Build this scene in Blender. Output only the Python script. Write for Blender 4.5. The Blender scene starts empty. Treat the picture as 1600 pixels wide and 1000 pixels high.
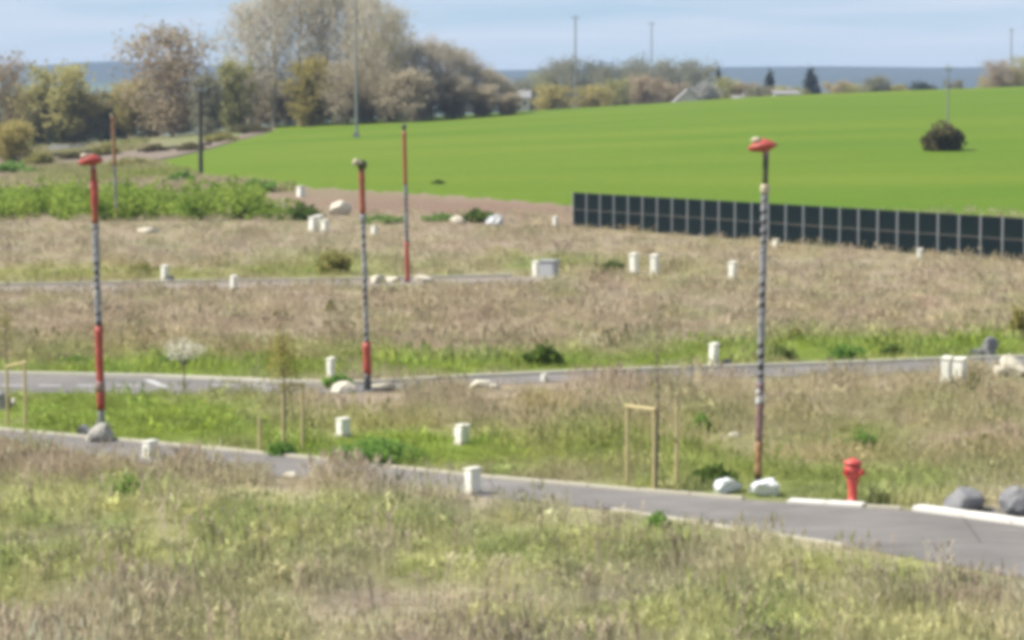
import bpy, math, random
import numpy as np
from mathutils import Vector, Matrix

S = bpy.context.scene
C = S.collection
R = math.radians
random.seed(7)
rng = np.random.default_rng(7)

# ------------------------------------------------------------------ camera, sky, sun, exposure
CAM_H, F, HOR = 6.6, 4115.0, 173.0          # eye height, focal length and horizon row (in 1600 x 1000 pixels)
PITCH = math.atan((500 - HOR) / F)
cd = bpy.data.cameras.new("camera")
cam = bpy.data.objects.new("camera", cd)
C.objects.link(cam)
cam.location = (0, 0, CAM_H)
cam.rotation_euler = (math.pi / 2 - PITCH, 0, 0)
cd.sensor_width = 36
cd.lens = F / 1600 * 36
cd.clip_start, cd.clip_end = 0.5, 20000
S.camera = cam

SUN_AZ, SUN_EL = R(-92), R(50)              # azimuth clockwise from +Y (the view direction)
w = bpy.data.worlds.new("World")
S.world = w
w.use_nodes = True
nt = w.node_tree
nt.nodes.clear()
sky = nt.nodes.new("ShaderNodeTexSky")
sky.sky_type = 'NISHITA'
sky.sun_disc = False
sky.sun_elevation, sky.sun_rotation = SUN_EL, SUN_AZ
sky.altitude, sky.air_density, sky.dust_density, sky.ozone_density = 0, 0.62, 0.0, 3.0
bg = nt.nodes.new("ShaderNodeBackground")
bg.inputs[1].default_value = 0.060
wo = nt.nodes.new("ShaderNodeOutputWorld")
# a thin veil of high cloud, pale lavender, over the whole sky
tcw = nt.nodes.new("ShaderNodeTexCoord")
mpw = nt.nodes.new("ShaderNodeMapping"); mpw.inputs["Scale"].default_value = (5, 5, 60)
nw = nt.nodes.new("ShaderNodeTexNoise"); nw.inputs["Scale"].default_value = 1.6; nw.inputs["Detail"].default_value = 4
rw = nt.nodes.new("ShaderNodeMapRange"); rw.inputs[1].default_value = 0.35; rw.inputs[2].default_value = 0.7; rw.inputs[3].default_value = 0.05; rw.inputs[4].default_value = 0.95
mw = nt.nodes.new("ShaderNodeMix"); mw.data_type = 'RGBA'; mw.inputs[7].default_value = (7.2, 7.6, 8.4, 1)
nt.links.new(tcw.outputs["Generated"], mpw.inputs[0]); nt.links.new(mpw.outputs[0], nw.inputs["Vector"]); nt.links.new(nw.outputs["Fac"], rw.inputs[0])
nt.links.new(rw.outputs[0], mw.inputs[0]); nt.links.new(sky.outputs[0], mw.inputs[6])
nt.links.new(mw.outputs[2], bg.inputs[0])
nt.links.new(bg.outputs[0], wo.inputs[0])

sl = bpy.data.lights.new("sun", 'SUN')
sl.energy, sl.angle, sl.color = 4.2, R(0.5), (1.0, 0.95, 0.87)
sun = bpy.data.objects.new("sun", sl)
C.objects.link(sun)
TO_SUN = Vector((math.sin(SUN_AZ) * math.cos(SUN_EL), math.cos(SUN_AZ) * math.cos(SUN_EL), math.sin(SUN_EL)))
sun.rotation_euler = TO_SUN.to_track_quat('Z', 'Y').to_euler()
sun.location = (-40, 20, 60)

S.view_settings.view_transform = 'Standard'
S.view_settings.look = 'None'
S.view_settings.exposure = 0.89
S.view_settings.gamma = 1
S.view_settings.use_curve_mapping = False
S.render.engine = 'CYCLES'
S.cycles.pixel_filter_type = 'BLACKMAN_HARRIS'
S.cycles.filter_width = 5.2                  # the lens is soft all over
S.cycles.max_bounces = 6
S.cycles.volume_bounces = 0
S.cycles.use_denoising = True

# ------------------------------------------------------------------ terrain and the rays of the view
CRX = [-600, 0, 150, 250, 400, 600, 800, 1000, 1200, 1400, 1600, 2000]
CRR = [238, 233, 226, 214, 199, 187, 176, 164, 151, 143, 136, 126]
Y0, YC = 172.0, 420.0
HX = [-900, 0, 60, 130, 190, 350, 700, 1150, 1300, 1450, 1600, 2400]
HR = [104, 106, 104, 99, 97, 104, 112, 106, 105, 107, 106, 103]

def ground_z(X, Y):
    X, Y = np.asarray(X, float), np.asarray(Y, float)
    px = 800 + F * X / np.maximum(Y, 20.0)
    zc = CAM_H - (np.interp(px, CRX, CRR) - HOR) / F * YC
    t = np.clip((Y - Y0) / (YC - Y0), 0, 1)
    z = zc * (t * 0.82 + 0.18 * t * t * (3 - 2 * t))
    d = np.clip((Y - YC) / 140, 0, 1)
    z = z - 3.2 * d * d * (3 - 2 * d)
    e = np.clip((Y - 560) / 1500, 0, 1)
    z = z * (1 - e) - 14 * e
    zh = CAM_H + (HOR - np.interp(px, HX, HR)) / F * 5000
    h = np.clip((Y - 2600) / 2400, 0, 1)
    h = h * h * (3 - 2 * h)
    z = z * (1 - h) + zh * h
    b = np.clip((Y - 5000) / 1200, 0, 1)
    return z - 60 * b * b

def ray(px, row):
    a, b = (px - 800) / F, (500 - row) / F
    cp, sp = math.cos(PITCH), math.sin(PITCH)
    return Vector((a, cp + b * sp, -sp + b * cp))       # X, Y, Z of the direction

def G(px, row, z=0.0):
    d = ray(px, row)
    k = (z - CAM_H) / d.z
    return Vector((d.x * k, d.y * k, z))

def GT(px, row, far=2000):
    """where the view through (px, row) meets the terrain"""
    d = ray(px, row)
    k, prev = 20.0, 20.0
    while k < far:
        if CAM_H + d.z * k <= float(ground_z(d.x * k, d.y * k)):
            lo, hi = prev, k
            for _ in range(24):
                m = (lo + hi) / 2
                if CAM_H + d.z * m <= float(ground_z(d.x * m, d.y * m)): hi = m
                else: lo = m
            k = hi
            break
        prev = k
        k += 1.0 if k < 500 else 5
    return Vector((d.x * k, d.y * k, float(ground_z(d.x * k, d.y * k))))

def AT(px, row, Y):
    d = ray(px, row)
    k = Y / d.y
    return Vector((d.x * k, Y, CAM_H + d.z * k))

def to_px(X, Y, Z):
    cp, sp = math.cos(PITCH), math.sin(PITCH)
    dz = Z - CAM_H
    fw = Y * cp - dz * sp
    up = Y * sp + dz * cp
    return 800 + F * X / fw, 500 - F * up / fw

def ppm(p):                                   # pixels per metre at a point
    return F / p.y

# value noise
_perm = rng.random((257, 257))
def vnoise(x, y):
    xi, yi = np.floor(x).astype(int), np.floor(y).astype(int)
    fx, fy = x - xi, y - yi
    fx, fy = fx * fx * (3 - 2 * fx), fy * fy * (3 - 2 * fy)
    a = _perm[xi % 256, yi % 256]; b = _perm[(xi + 1) % 256, yi % 256]
    c = _perm[xi % 256, (yi + 1) % 256]; d = _perm[(xi + 1) % 256, (yi + 1) % 256]
    return (a * (1 - fx) + b * fx) * (1 - fy) + (c * (1 - fx) + d * fx) * fy
def fbm(x, y, o=4):
    s, a, t = 0, 0.5, 0
    for i in range(o):
        s = s + a * vnoise(x * 2 ** i + 17.3 * i, y * 2 ** i + 5.1 * i); t += a; a *= 0.5
    return s / t

# ------------------------------------------------------------------ materials
def mat(name, col, rough=0.8, noise=None, scale=4.0, amount=0.35, bump=0.0, bscale=20.0, metal=0.0, spec=0.3, coord='Object'):
    m = bpy.data.materials.new(name)
    m.use_nodes = True
    n, l = m.node_tree.nodes, m.node_tree.links
    b = n["Principled BSDF"]
    b.inputs["Base Color"].default_value = (*col, 1)
    b.inputs["Roughness"].default_value = rough
    b.inputs["Metallic"].default_value = metal
    b.inputs["Specular IOR Level"].default_value = spec
    tc = n.new("ShaderNodeTexCoord")
    if noise is not None:
        t = n.new("ShaderNodeTexNoise"); t.inputs["Scale"].default_value = scale; t.inputs["Detail"].default_value = 6
        t.inputs["Roughness"].default_value = 0.65
        l.new(tc.outputs[coord], t.inputs["Vector"])
        r = n.new("ShaderNodeValToRGB")
        r.color_ramp.elements[0].position = 0.5 - amount; r.color_ramp.elements[0].color = (*col, 1)
        r.color_ramp.elements[1].position = 0.5 + amount; r.color_ramp.elements[1].color = (*noise, 1)
        l.new(t.outputs["Fac"], r.inputs[0]); l.new(r.outputs[0], b.inputs["Base Color"])
    if bump:
        t2 = n.new("ShaderNodeTexNoise"); t2.inputs["Scale"].default_value = bscale; t2.inputs["Detail"].default_value = 8
        l.new(tc.outputs[coord], t2.inputs["Vector"])
        bp = n.new("ShaderNodeBump"); bp.inputs["Strength"].default_value = bump; bp.inputs["Distance"].default_value = 0.05
        l.new(t2.outputs["Fac"], bp.inputs["Height"]); l.new(bp.outputs[0], b.inputs["Normal"])
    return m

def wear(m):
    """tracks, patches and grit over an asphalt material"""
    n, l = m.node_tree.nodes, m.node_tree.links
    b = n["Principled BSDF"]; src = b.inputs["Base Color"].links[0].from_socket
    tc = n.new("ShaderNodeTexCoord")
    fac = None
    for sc, lo, hi, rg in (((.35, .35, 1), .86, 1.14, .6), ((40, 40, 1), .75, 1.3, .8), ((.9, 3.0, 1), .9, 1.08, .5)):
        mp = n.new("ShaderNodeMapping"); mp.inputs["Scale"].default_value = sc; mp.inputs["Rotation"].default_value = (0, 0, R(28))
        t = n.new("ShaderNodeTexNoise"); t.inputs["Scale"].default_value = 1; t.inputs["Detail"].default_value = 6; t.inputs["Roughness"].default_value = rg
        r = n.new("ShaderNodeMapRange"); r.inputs[1].default_value = .35; r.inputs[2].default_value = .65; r.inputs[3].default_value = lo; r.inputs[4].default_value = hi
        l.new(tc.outputs["Object"], mp.inputs[0]); l.new(mp.outputs[0], t.inputs["Vector"]); l.new(t.outputs["Fac"], r.inputs[0])
        v = n.new("ShaderNodeVectorMath"); v.operation = 'SCALE'; l.new(src, v.inputs[0]); l.new(r.outputs[0], v.inputs["Scale"]); src = v.outputs[0]
    vo = n.new("ShaderNodeTexVoronoi"); vo.feature = 'DISTANCE_TO_EDGE'; vo.inputs["Scale"].default_value = .22
    cr = n.new("ShaderNodeMapRange"); cr.inputs[1].default_value = 0.0; cr.inputs[2].default_value = .006; cr.inputs[3].default_value = .55; cr.inputs[4].default_value = 1
    l.new(tc.outputs["Object"], vo.inputs["Vector"]); l.new(vo.outputs["Distance"], cr.inputs[0])
    v = n.new("ShaderNodeVectorMath"); v.operation = 'SCALE'; l.new(src, v.inputs[0]); l.new(cr.outputs[0], v.inputs["Scale"])
    l.new(v.outputs[0], b.inputs["Base Color"])

def leafmat(name, a, b_, trans=0.35, scale=0.6, attr=None, up=0.0):
    """thin leaves: diffuse with light coming through; colour from a to b_ by noise, or from a per-clump attribute"""
    m = bpy.data.materials.new(name)
    m.use_nodes = True
    n, l = m.node_tree.nodes, m.node_tree.links
    n.clear()
    out = n.new("ShaderNodeOutputMaterial")
    if attr:
        at = n.new("ShaderNodeAttribute"); at.attribute_type = attr[0]; at.attribute_name = attr[1]
        src = at.outputs["Color"]
    else:
        tc = n.new("ShaderNodeTexCoord")
        t = n.new("ShaderNodeTexNoise"); t.inputs["Scale"].default_value = scale; t.inputs["Detail"].default_value = 5
        oi = n.new("ShaderNodeObjectInfo")
        ad = n.new("ShaderNodeVectorMath"); ad.operation = 'ADD'
        mu = n.new("ShaderNodeMath"); mu.operation = 'MULTIPLY'; mu.inputs[1].default_value = 37
        l.new(oi.outputs["Random"], mu.inputs[0]); l.new(tc.outputs["Object"], ad.inputs[0]); l.new(mu.outputs[0], ad.inputs[1])
        l.new(ad.outputs[0], t.inputs["Vector"])
        r = n.new("ShaderNodeValToRGB")
        r.color_ramp.elements[0].position = 0.32; r.color_ramp.elements[0].color = (*a, 1)
        r.color_ramp.elements[1].position = 0.68; r.color_ramp.elements[1].color = (*b_, 1)
        l.new(t.outputs["Fac"], r.inputs[0])
        src = r.outputs[0]
    d = n.new("ShaderNodeBsdfDiffuse"); tr = n.new("ShaderNodeBsdfTranslucent"); mx = n.new("ShaderNodeMixShader")
    mx.inputs[0].default_value = trans
    l.new(src, d.inputs[0]); l.new(src, tr.inputs[0])
    if up:
        ge = n.new("ShaderNodeNewGeometry")
        m1 = n.new("ShaderNodeMix"); m1.data_type = 'VECTOR'; m1.inputs[0].default_value = up
        m1.inputs[5].default_value = (0, 0, 1)
        nz = n.new("ShaderNodeVectorMath"); nz.operation = 'NORMALIZE'
        l.new(ge.outputs["Normal"], m1.inputs[4]); l.new(m1.outputs[1], nz.inputs[0]); l.new(nz.outputs[0], d.inputs["Normal"])
    l.new(d.outputs[0], mx.inputs[1]); l.new(tr.outputs[0], mx.inputs[2]); l.new(mx.outputs[0], out.inputs[0])
    return m

M = {}
M['asphalt'] = mat('asphalt', (0.150, 0.141, 0.132), 0.9, (0.205, 0.194, 0.182), 0.8, 0.3, 0.3, 60, coord='Object')
M['grey_kerb'] = mat('weathered_kerb', (0.44, 0.41, 0.32), 0.9, (0.54, 0.51, 0.41), 1.5, 0.3, 0.2, 40)
wear(M['asphalt'])
M['lane'] = mat('dusty_lane', (0.21, 0.18, 0.15), 0.95, (0.27, 0.235, 0.19), 0.8, 0.3, 0.3, 30)
M['kerb'] = mat('kerb_concrete', (0.56, 0.53, 0.42), 0.9, (0.68, 0.65, 0.54), 1.5, 0.3, 0.2, 40)
M['white_kerb'] = mat('pale_new_concrete', (0.74, 0.72, 0.66), 0.85, (0.62, 0.60, 0.54), 1.2, 0.3, 0.15, 40)
M['marking'] = mat('road_paint', (0.50, 0.50, 0.49), 0.8, (0.34, 0.33, 0.325), 6, 0.3)
M['white'] = mat('white_plastic', (0.80, 0.80, 0.72), 0.55, (0.70, 0.69, 0.60), 3, 0.35)
M['cream'] = mat('cream_cap', (0.72, 0.71, 0.62), 0.6, (0.62, 0.60, 0.5), 5, 0.3)
M['greybox'] = mat('grey_box', (0.36, 0.37, 0.37), 0.6, (0.44, 0.45, 0.46), 3, 0.3)
M['red'] = mat('red_film', (0.33, 0.045, 0.04), 0.5, (0.44, 0.10, 0.07), 3, 0.3, 0.6, 10, spec=0.4)
M['red_dull'] = mat('faded_red_film', (0.24, 0.06, 0.035), 0.45, (0.38, 0.11, 0.05), 2.5, 0.3, 0.4, 14, spec=0.5)
M['plum'] = mat('plum_film', (0.10, 0.05, 0.055), 0.4, (0.34, 0.22, 0.19), 4, 0.14, 0.4, 14, spec=0.5)
M['rust'] = mat('orange_brown_film', (0.13, 0.06, 0.028), 0.5, (0.42, 0.26, 0.13), 5, 0.14, 0.3, 14)
M['olive_metal'] = mat('dark_olive_paint', (0.045, 0.055, 0.022), 0.4, (0.075, 0.08, 0.03), 3, 0.3, spec=0.5)
M['darkgrey'] = mat('dark_grey_paint', (0.04, 0.04, 0.043), 0.45, (0.07, 0.07, 0.075), 3, 0.3, spec=0.5)
M['film'] = mat('pale_film', (0.50, 0.50, 0.48), 0.35, (0.62, 0.62, 0.58), 6, 0.3, 0.4, 18, spec=0.6)
M['greyfilm'] = mat('grey_film', (0.20, 0.20, 0.205), 0.4, (0.33, 0.325, 0.33), 6, 0.3, 0.4, 18, spec=0.6)
M['hydrant'] = mat('hydrant_paint', (0.50, 0.06, 0.05), 0.45, (0.60, 0.11, 0.085), 4, 0.3, spec=0.5)
M['hydrant_dark'] = mat('hydrant_dark_red', (0.36, 0.03, 0.025), 0.45, spec=0.5)
M['panel'] = mat('dark_panel', (0.006, 0.011, 0.015), 0.5, (0.012, 0.020, 0.019), 0.5, 0.3, spec=0.03)
M['rail'] = mat('dark_rail', (0.022, 0.027, 0.028), 0.6, (0.035, 0.04, 0.04), 2, 0.3)
M['steel'] = mat('galvanised_steel', (0.20, 0.22, 0.22), 0.5, (0.42, 0.44, 0.45), 2, 0.3, metal=0.3)
M['wood'] = mat('stake_wood', (0.42, 0.34, 0.16), 0.85, (0.52, 0.44, 0.25), 3, 0.3, 0.2, 30)
M['bark'] = mat('bark', (0.16, 0.13, 0.10), 0.95, (0.25, 0.21, 0.17), 2, 0.3, 0.4, 8)
M['palebark'] = mat('pale_bark', (0.42, 0.39, 0.33), 0.95, (0.30, 0.27, 0.23), 1, 0.3, 0.4, 8)
M['rock'] = mat('grey_rock', (0.12, 0.125, 0.135), 0.9, (0.30, 0.295, 0.29), 2.2, 0.25, 0.8, 6)
M['pale_rock'] = mat('pale_limestone', (0.46, 0.42, 0.32), 0.9, (0.62, 0.58, 0.47), 2.5, 0.3, 0.6, 6)
M['white_sheet'] = mat('white_sheeting', (0.74, 0.76, 0.76), 0.5, (0.66, 0.69, 0.70), 3, 0.3, 0.6, 5)
M['knob'] = mat('beige_film', (0.42, 0.36, 0.24), 0.5, (0.55, 0.48, 0.34), 6, 0.3, 0.5, 14)
M['mortar'] = mat('rough_mortar', (0.27, 0.26, 0.23), 0.95, (0.44, 0.42, 0.36), 2.0, 0.3, 0.8, 8)
M['concrete'] = mat('pole_concrete', (0.22, 0.225, 0.225), 0.9, (0.30, 0.30, 0.29), 1.0, 0.3, 0.2, 10)
M['creosote'] = mat('creosoted_wood', (0.05, 0.045, 0.04), 0.85, (0.09, 0.08, 0.07), 1.0, 0.3, 0.2, 10)
M['wall'] = mat('rendered_wall', (0.62, 0.60, 0.55), 0.9, (0.55, 0.53, 0.48), 0.5, 0.3)
M['roof_pale'] = mat('pale_roof', (0.27, 0.265, 0.26), 0.8, (0.22, 0.215, 0.21), 0.8, 0.3)
M['roof_tile'] = mat('clay_roof', (0.34, 0.19, 0.12), 0.85, (0.42, 0.26, 0.18), 0.8, 0.3)
M['dark_glass'] = mat('window_glass', (0.03, 0.035, 0.04), 0.15, spec=0.6)
M['ballast'] = mat('ballast', (0.15, 0.118, 0.088), 0.95, (0.235, 0.19, 0.145), 0.25, 0.25, 0.5, 3)
M['dark_wall'] = mat('dark_sleeper_wall', (0.09, 0.075, 0.065), 0.95, (0.15, 0.12, 0.10), 0.6, 0.3, 0.4, 5)

# ------------------------------------------------------------------ mesh helpers
class MB:
    def __init__(s): s.v, s.f = [], []
    def add(s, v, f):
        o = len(s.v); s.v += [tuple(p) for p in v]; s.f += [tuple(i + o for i in q) for q in f]; return s
    def box(s, cx, cy, cz, sx, sy, sz, top=1.0, rz=0.0):
        v = []
        for k, z in enumerate((-0.5, 0.5)):
            t = top if k else 1.0
            for a, b in ((-.5, -.5), (.5, -.5), (.5, .5), (-.5, .5)):
                x, y = a * sx * t, b * sy * t
                v.append((cx + x * math.cos(rz) - y * math.sin(rz), cy + x * math.sin(rz) + y * math.cos(rz), cz + z * sz))
        return s.add(v, [(3, 2, 1, 0), (4, 5, 6, 7), (0, 1, 5, 4), (1, 2, 6, 5), (2, 3, 7, 6), (3, 0, 4, 7)])
    def tube(s, pts, rad, n=8, wob=0.0):
        pts = [Vector(p) for p in pts]; rings = []
        for i, p in enumerate(pts):
            d = (pts[min(i + 1, len(pts) - 1)] - pts[max(i - 1, 0)]).normalized()
            a = d.cross(Vector((0, 1, 0)) if abs(d.y) < 0.9 else Vector((1, 0, 0))).normalized(); b = d.cross(a)
            for k in range(n):
                t = 2 * math.pi * k / n; r = rad[i] * (1 + random.uniform(-wob, wob))
                rings.append(p + a * (r * math.cos(t)) + b * (r * math.sin(t)))
        f = []
        for i in range(len(pts) - 1):
            for k in range(n):
                f.append((i * n + k, i * n + (k + 1) % n, (i + 1) * n + (k + 1) % n, (i + 1) * n + k))
        f.append(tuple(range(n))[::-1]); f.append(tuple(range((len(pts) - 1) * n, len(pts) * n)))
        return s.add(rings, f)
    def lathe(s, prof, n=16, c=(0, 0, 0)):
        v, f = [], []
        for r, z in prof:
            for k in range(n):
                t = 2 * math.pi * k / n; v.append((c[0] + r * math.cos(t), c[1] + r * math.sin(t), c[2] + z))
        for i in range(len(prof) - 1):
            for k in range(n): f.append((i * n + k, i * n + (k + 1) % n, (i + 1) * n + (k + 1) % n, (i + 1) * n + k))
        f.append(tuple(range(n))[::-1]); f.append(tuple(range((len(prof) - 1) * n, len(prof) * n)))
        return s.add(v, f)
    def mesh(s, name, m=None, smooth=False):
        me = bpy.data.meshes.new(name); me.from_pydata(s.v, [], s.f)
        if m: me.materials.append(m)
        if smooth: me.polygons.foreach_set('use_smooth', [True] * len(me.polygons))
        me.update(); return me
    def build(s, name, m, parent=None, smooth=False, loc=None, rz=0):
        return link(name, s.mesh(name, m, smooth), parent, loc, rz)

def link(name, me, parent=None, loc=None, rz=0):
    o = bpy.data.objects.new(name, me); C.objects.link(o)
    if parent: o.parent = parent
    if loc is not None: o.location = loc
    o.rotation_euler[2] = rz
    return o
def tag(o, label=None, cat=None, group=None, kind=None):
    if label: o['label'] = label
    if cat: o['category'] = cat
    if group: o['group'] = group
    if kind: o['kind'] = kind
    return o
def thing(name, loc, label, cat, group=None, rz=0):
    return tag(link(name, None, None, loc, rz), label, cat, group)

def rows_mesh(name, v, nr, nc, m):
    v = np.asarray(v, np.float32).reshape(-1, 3)
    i = (np.arange(nr - 1)[:, None] * nc + np.arange(nc - 1)[None, :]).ravel()
    q = np.stack([i, i + 1, i + nc + 1, i + nc], 1).astype(np.int32)
    me = bpy.data.meshes.new(name)
    me.vertices.add(len(v)); me.vertices.foreach_set('co', v.ravel())
    me.loops.add(q.size); me.loops.foreach_set('vertex_index', q.ravel())
    me.polygons.add(len(q)); me.polygons.foreach_set('loop_start', np.arange(0, q.size, 4, dtype=np.int32))
    me.update(calc_edges=True); me.validate()
    me.polygons.foreach_set('use_smooth', np.ones(len(q), bool))
    if m: me.materials.append(m)
    return me

# ------------------------------------------------------------------ where the vegetation is green, dry or yellow
# (x, row, half width, half height, green, yellow): patches of vegetation as they lie on the ground
PATCH = [
    (610, 668, 140, 8, -.3, .9), (1310, 713, 190, 8, -.4, .9), (860, 636, 70, 9, -.2, .7), (1010, 676, 120, 7, -.3, .6), (500, 640, 90, 10, -.2, .5), (1030, 362, 90, 4, -.3, .8), (1300, 392, 260, 4, -.3, .6),
    (110, 650, 240, 46, 1.15, 0), (300, 655, 160, 34, 0.75, 0.15), (560, 705, 200, 30, 0.75, 0.15), (700, 700, 140, 30, 0.6, 0.3),
    (860, 720, 200, 40, 0.35, 0.75), (1020, 740, 130, 40, 0.45, 0.5), (1130, 755, 90, 22, 0.7, 0.1), (1290, 768, 140, 26, 1.1, 0.05),
    (1400, 780, 130, 24, 0.75, 0.2), (1520, 745, 150, 30, 0.25, 0.6), (1300, 660, 260, 50, 0.15, 0.25),
    (250, 580, 360, 11, 0.9, 0.1), (720, 572, 200, 13, 0.9, 0.05), (880, 562, 70, 14, 0.7, 0), (1340, 549, 240, 20, 1.2, 0), (1040, 565, 110, 10, 0.6, 0),
    (1560, 545, 70, 14, 0.5, 0.2), (260, 553, 120, 20, 0.3, 0.6), (450, 560, 90, 22, 0.15, 0.6), (120, 560, 140, 12, 0.3, 0.3),
    (260, 428, 380, 12, 0.3, 0.6), (60, 430, 120, 14, 0.3, 0.6), (520, 415, 80, 22, 0.35, 0.35), (860, 412, 130, 12, 0.6, 0.1), (1080, 425, 100, 14, 0.1, 0.25),
    (60, 800, 200, 70, 0.65, 0.1), (60, 900, 180, 50, 0.35, 0.3), (350, 865, 120, 45, 0.85, 0), (200, 765, 60, 22, 0.75, 0), (480, 800, 160, 60, 0.5, 0.15),
    (640, 870, 120, 60, 0.4, 0.45), (1080, 970, 200, 50, 0.6, 0.2), (760, 985, 160, 40, 0.3, 0.5), (1250, 900, 180, 70, 0.5, 0.0), (1040, 830, 120, 40, 0.65, 0),
    (1480, 930, 140, 60, 0.5, 0.1), (130, 985, 200, 40, 0.15, 0.6), (430, 960, 90, 40, 0.1, 0.5), (900, 900, 200, 70, 0.4, 0.15), (1350, 690, 60, 22, 0.5, 0), (1095, 655, 40, 18, 0.7, 0),
]
def cover(X, Y):
    """0..1 green and 0..1 yellow of the plant cover at a place"""
    px, row = to_px(X, Y, 0 * X)
    n = fbm(X * 0.55, Y * 0.4) - 0.5
    n2 = fbm(X * 1.7 + 40, Y * 1.2 + 9) - 0.5
    near = np.clip((row - 700) / 150, 0, 1)
    g = 0.10 + 0.16 * near + (0.9 + 0.9 * near) * n + 0.22 * n2
    ye = 0.12 + 0.5 * n2 - 0.3 * n + 0.1 * near
    for x, r, a, b, gg, yy in PATCH:
        k = np.exp(-(((px - x) / a) ** 2 + ((row - r) / b) ** 2) * 0.9)
        g = g + gg * k * (1 + 0.7 * n2); ye = ye + yy * k
    # dry heads along the near verge
    k = np.exp(-((row - (722 + (px) * 0.055)) / 26) ** 2) * (px < 900)
    g = g - 0.45 * k
    return np.clip(g, 0, 1), np.clip(ye, 0, 1)

DRY, MAUVE = np.array((0.315, 0.263, 0.182)), np.array((0.292, 0.235, 0.195))
GREEN, GREEN2 = np.array((0.135, 0.188, 0.030)), np.array((0.185, 0.24, 0.05))
YEL = np.array((0.28, 0.25, 0.105))
SOIL = np.array((0.22, 0.155, 0.115))
def tint(X, Y, jitter=0.0):
    g, ye = cover(X, Y)
    n = fbm(X * 0.3 + 3, Y * 0.22 + 8)[..., None]
    n3 = fbm(X * 3.1, Y * 3.1)[..., None]
    c = MAUVE * (1 - n) + DRY * n
    c = c * (1 - ye[..., None] * 0.7) + YEL * ye[..., None] * 0.7
    gc = GREEN * (1 - n3) + GREEN2 * n3
    nr = np.clip((50 - Y) / 6, 0, 1)[..., None]                  # the nearest plot is older, greyer growth
    n5 = np.clip((fbm(X * 0.9 + 60, Y * 0.6 + 31)[..., None] - .5) * 2.4 + .5, 0, 1)
    c = c * (1 - nr) + nr * (np.array((0.275, 0.232, 0.19)) * (1 - n5) + np.array((0.40, 0.35, 0.245)) * n5) * (0.75 + 0.5 * n3)
    gc = gc * (1 - 0.7 * nr) + 0.7 * nr * (np.array((0.185, 0.215, 0.08)) * (1 - n5) + np.array((0.29, 0.285, 0.125)) * n5)
    g = g * (0.94 - 0.10 * nr[..., 0]); c = c * (1 - g[..., None]) + gc * g[..., None]
    if jitter:
        c = c * (1 + rng.normal(0, jitter, c.shape[:-1] + (1,))) + rng.normal(0, jitter * 0.04, c.shape)
    return np.clip(c, 0.012, 0.8), g, ye

# ------------------------------------------------------------------ ground sheet
ys = [-30, 0, 15, 24]
y = 28.0
while y < 200: ys.append(y); y += max(0.22, y * y / (F * CAM_H) * 3.2)
while y < 470: ys.append(y); y += 4
while y < 6200: ys.append(y); y *= 1.045
ys = np.array(ys)
us = np.concatenate([np.linspace(-0.75, -0.24, 20), np.linspace(-0.235, 0.235, 300), np.linspace(0.24, 0.75, 20)])
YY, UU = np.meshgrid(ys, us, indexing='ij')
XX = UU * (YY + 40 * np.exp(-np.maximum(YY, 0) / 30))
ZZ = ground_z(XX, YY)
TT, _, _ = tint(XX, YY)
px_, row_ = to_px(XX, np.maximum(YY, 5), ZZ)
soil = np.exp(-((row_ - np.interp(px_, [380, 900], [305, 338])) / 24) ** 2) * np.clip((px_ - 380) / 60, 0, 1) * np.clip((965 - px_) / 60, 0, 1) * (YY > 120) * (YY < 240)
soil = soil * (0.6 + 0.8 * fbm(XX * 0.3, YY * 0.15))
TT = TT * (1 - np.clip(soil, 0, 1)[..., None]) + SOIL * np.clip(soil, 0, 1)[..., None]
far = np.clip((YY - 185) / 40, 0, 1)[..., None]
nn = fbm(XX * 0.05 + 7, YY * 0.03)[..., None]
rough_l = np.array((0.24, 0.20, 0.14)) * (1 - nn) + np.array((0.15, 0.20, 0.06)) * nn
TT = TT * (1 - far) + rough_l * far
vf = np.clip((YY - 500) / 200, 0, 1)[..., None]
fields = fbm(np.floor(XX / 160) * 3.7, np.floor(YY / 300) * 2.9, 2)[..., None]
dist_c = np.where(fields > 0.55, np.array((0.20, 0.27, 0.09)), np.array((0.13, 0.155, 0.07)))
TT = TT * (1 - vf) + dist_c * vf
hf = np.clip((YY - np.interp(px_, [250, 500], [3500, 3000])) / 500, 0, 1)[..., None]
wood = fbm(XX * 0.006, YY * 0.004, 5)[..., None]
TT = TT * (1 - hf) + (np.array((0.03, 0.045, 0.035)) * wood + np.array((0.06, 0.075, 0.05)) * (1 - wood)) * hf
gm = bpy.data.materials.new('meadow_ground'); gm.use_nodes = True
n, l = gm.node_tree.nodes, gm.node_tree.links
b = n["Principled BSDF"]; b.inputs["Roughness"].default_value = 1; b.inputs["Specular IOR Level"].default_value = 0.05
at = n.new("ShaderNodeAttribute"); at.attribute_name = 'tint'
tc = n.new("ShaderNodeTexCoord")
t1 = n.new("ShaderNodeTexNoise"); t1.inputs["Scale"].default_value = 5; t1.inputs["Detail"].default_value = 8; t1.inputs["Roughness"].default_value = 0.7
l.new(tc.outputs["Object"], t1.inputs["Vector"])
mr = n.new("ShaderNodeMapRange"); mr.inputs[1].default_value = 0.3; mr.inputs[2].default_value = 0.7; mr.inputs[3].default_value = 0.6; mr.inputs[4].default_value = 1.3
l.new(t1.outputs["Fac"], mr.inputs[0])
vm = n.new("ShaderNodeVectorMath"); vm.operation = 'SCALE'
l.new(at.outputs["Color"], vm.inputs[0]); l.new(mr.outputs[0], vm.inputs["Scale"]); l.new(vm.outputs[0], b.inputs["Base Color"])
bp = n.new("ShaderNodeBump"); bp.inputs["Strength"].default_value = 0.6; bp.inputs["Distance"].default_value = 0.1
l.new(t1.outputs["Fac"], bp.inputs["Height"]); l.new(bp.outputs[0], b.inputs["Normal"])
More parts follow.
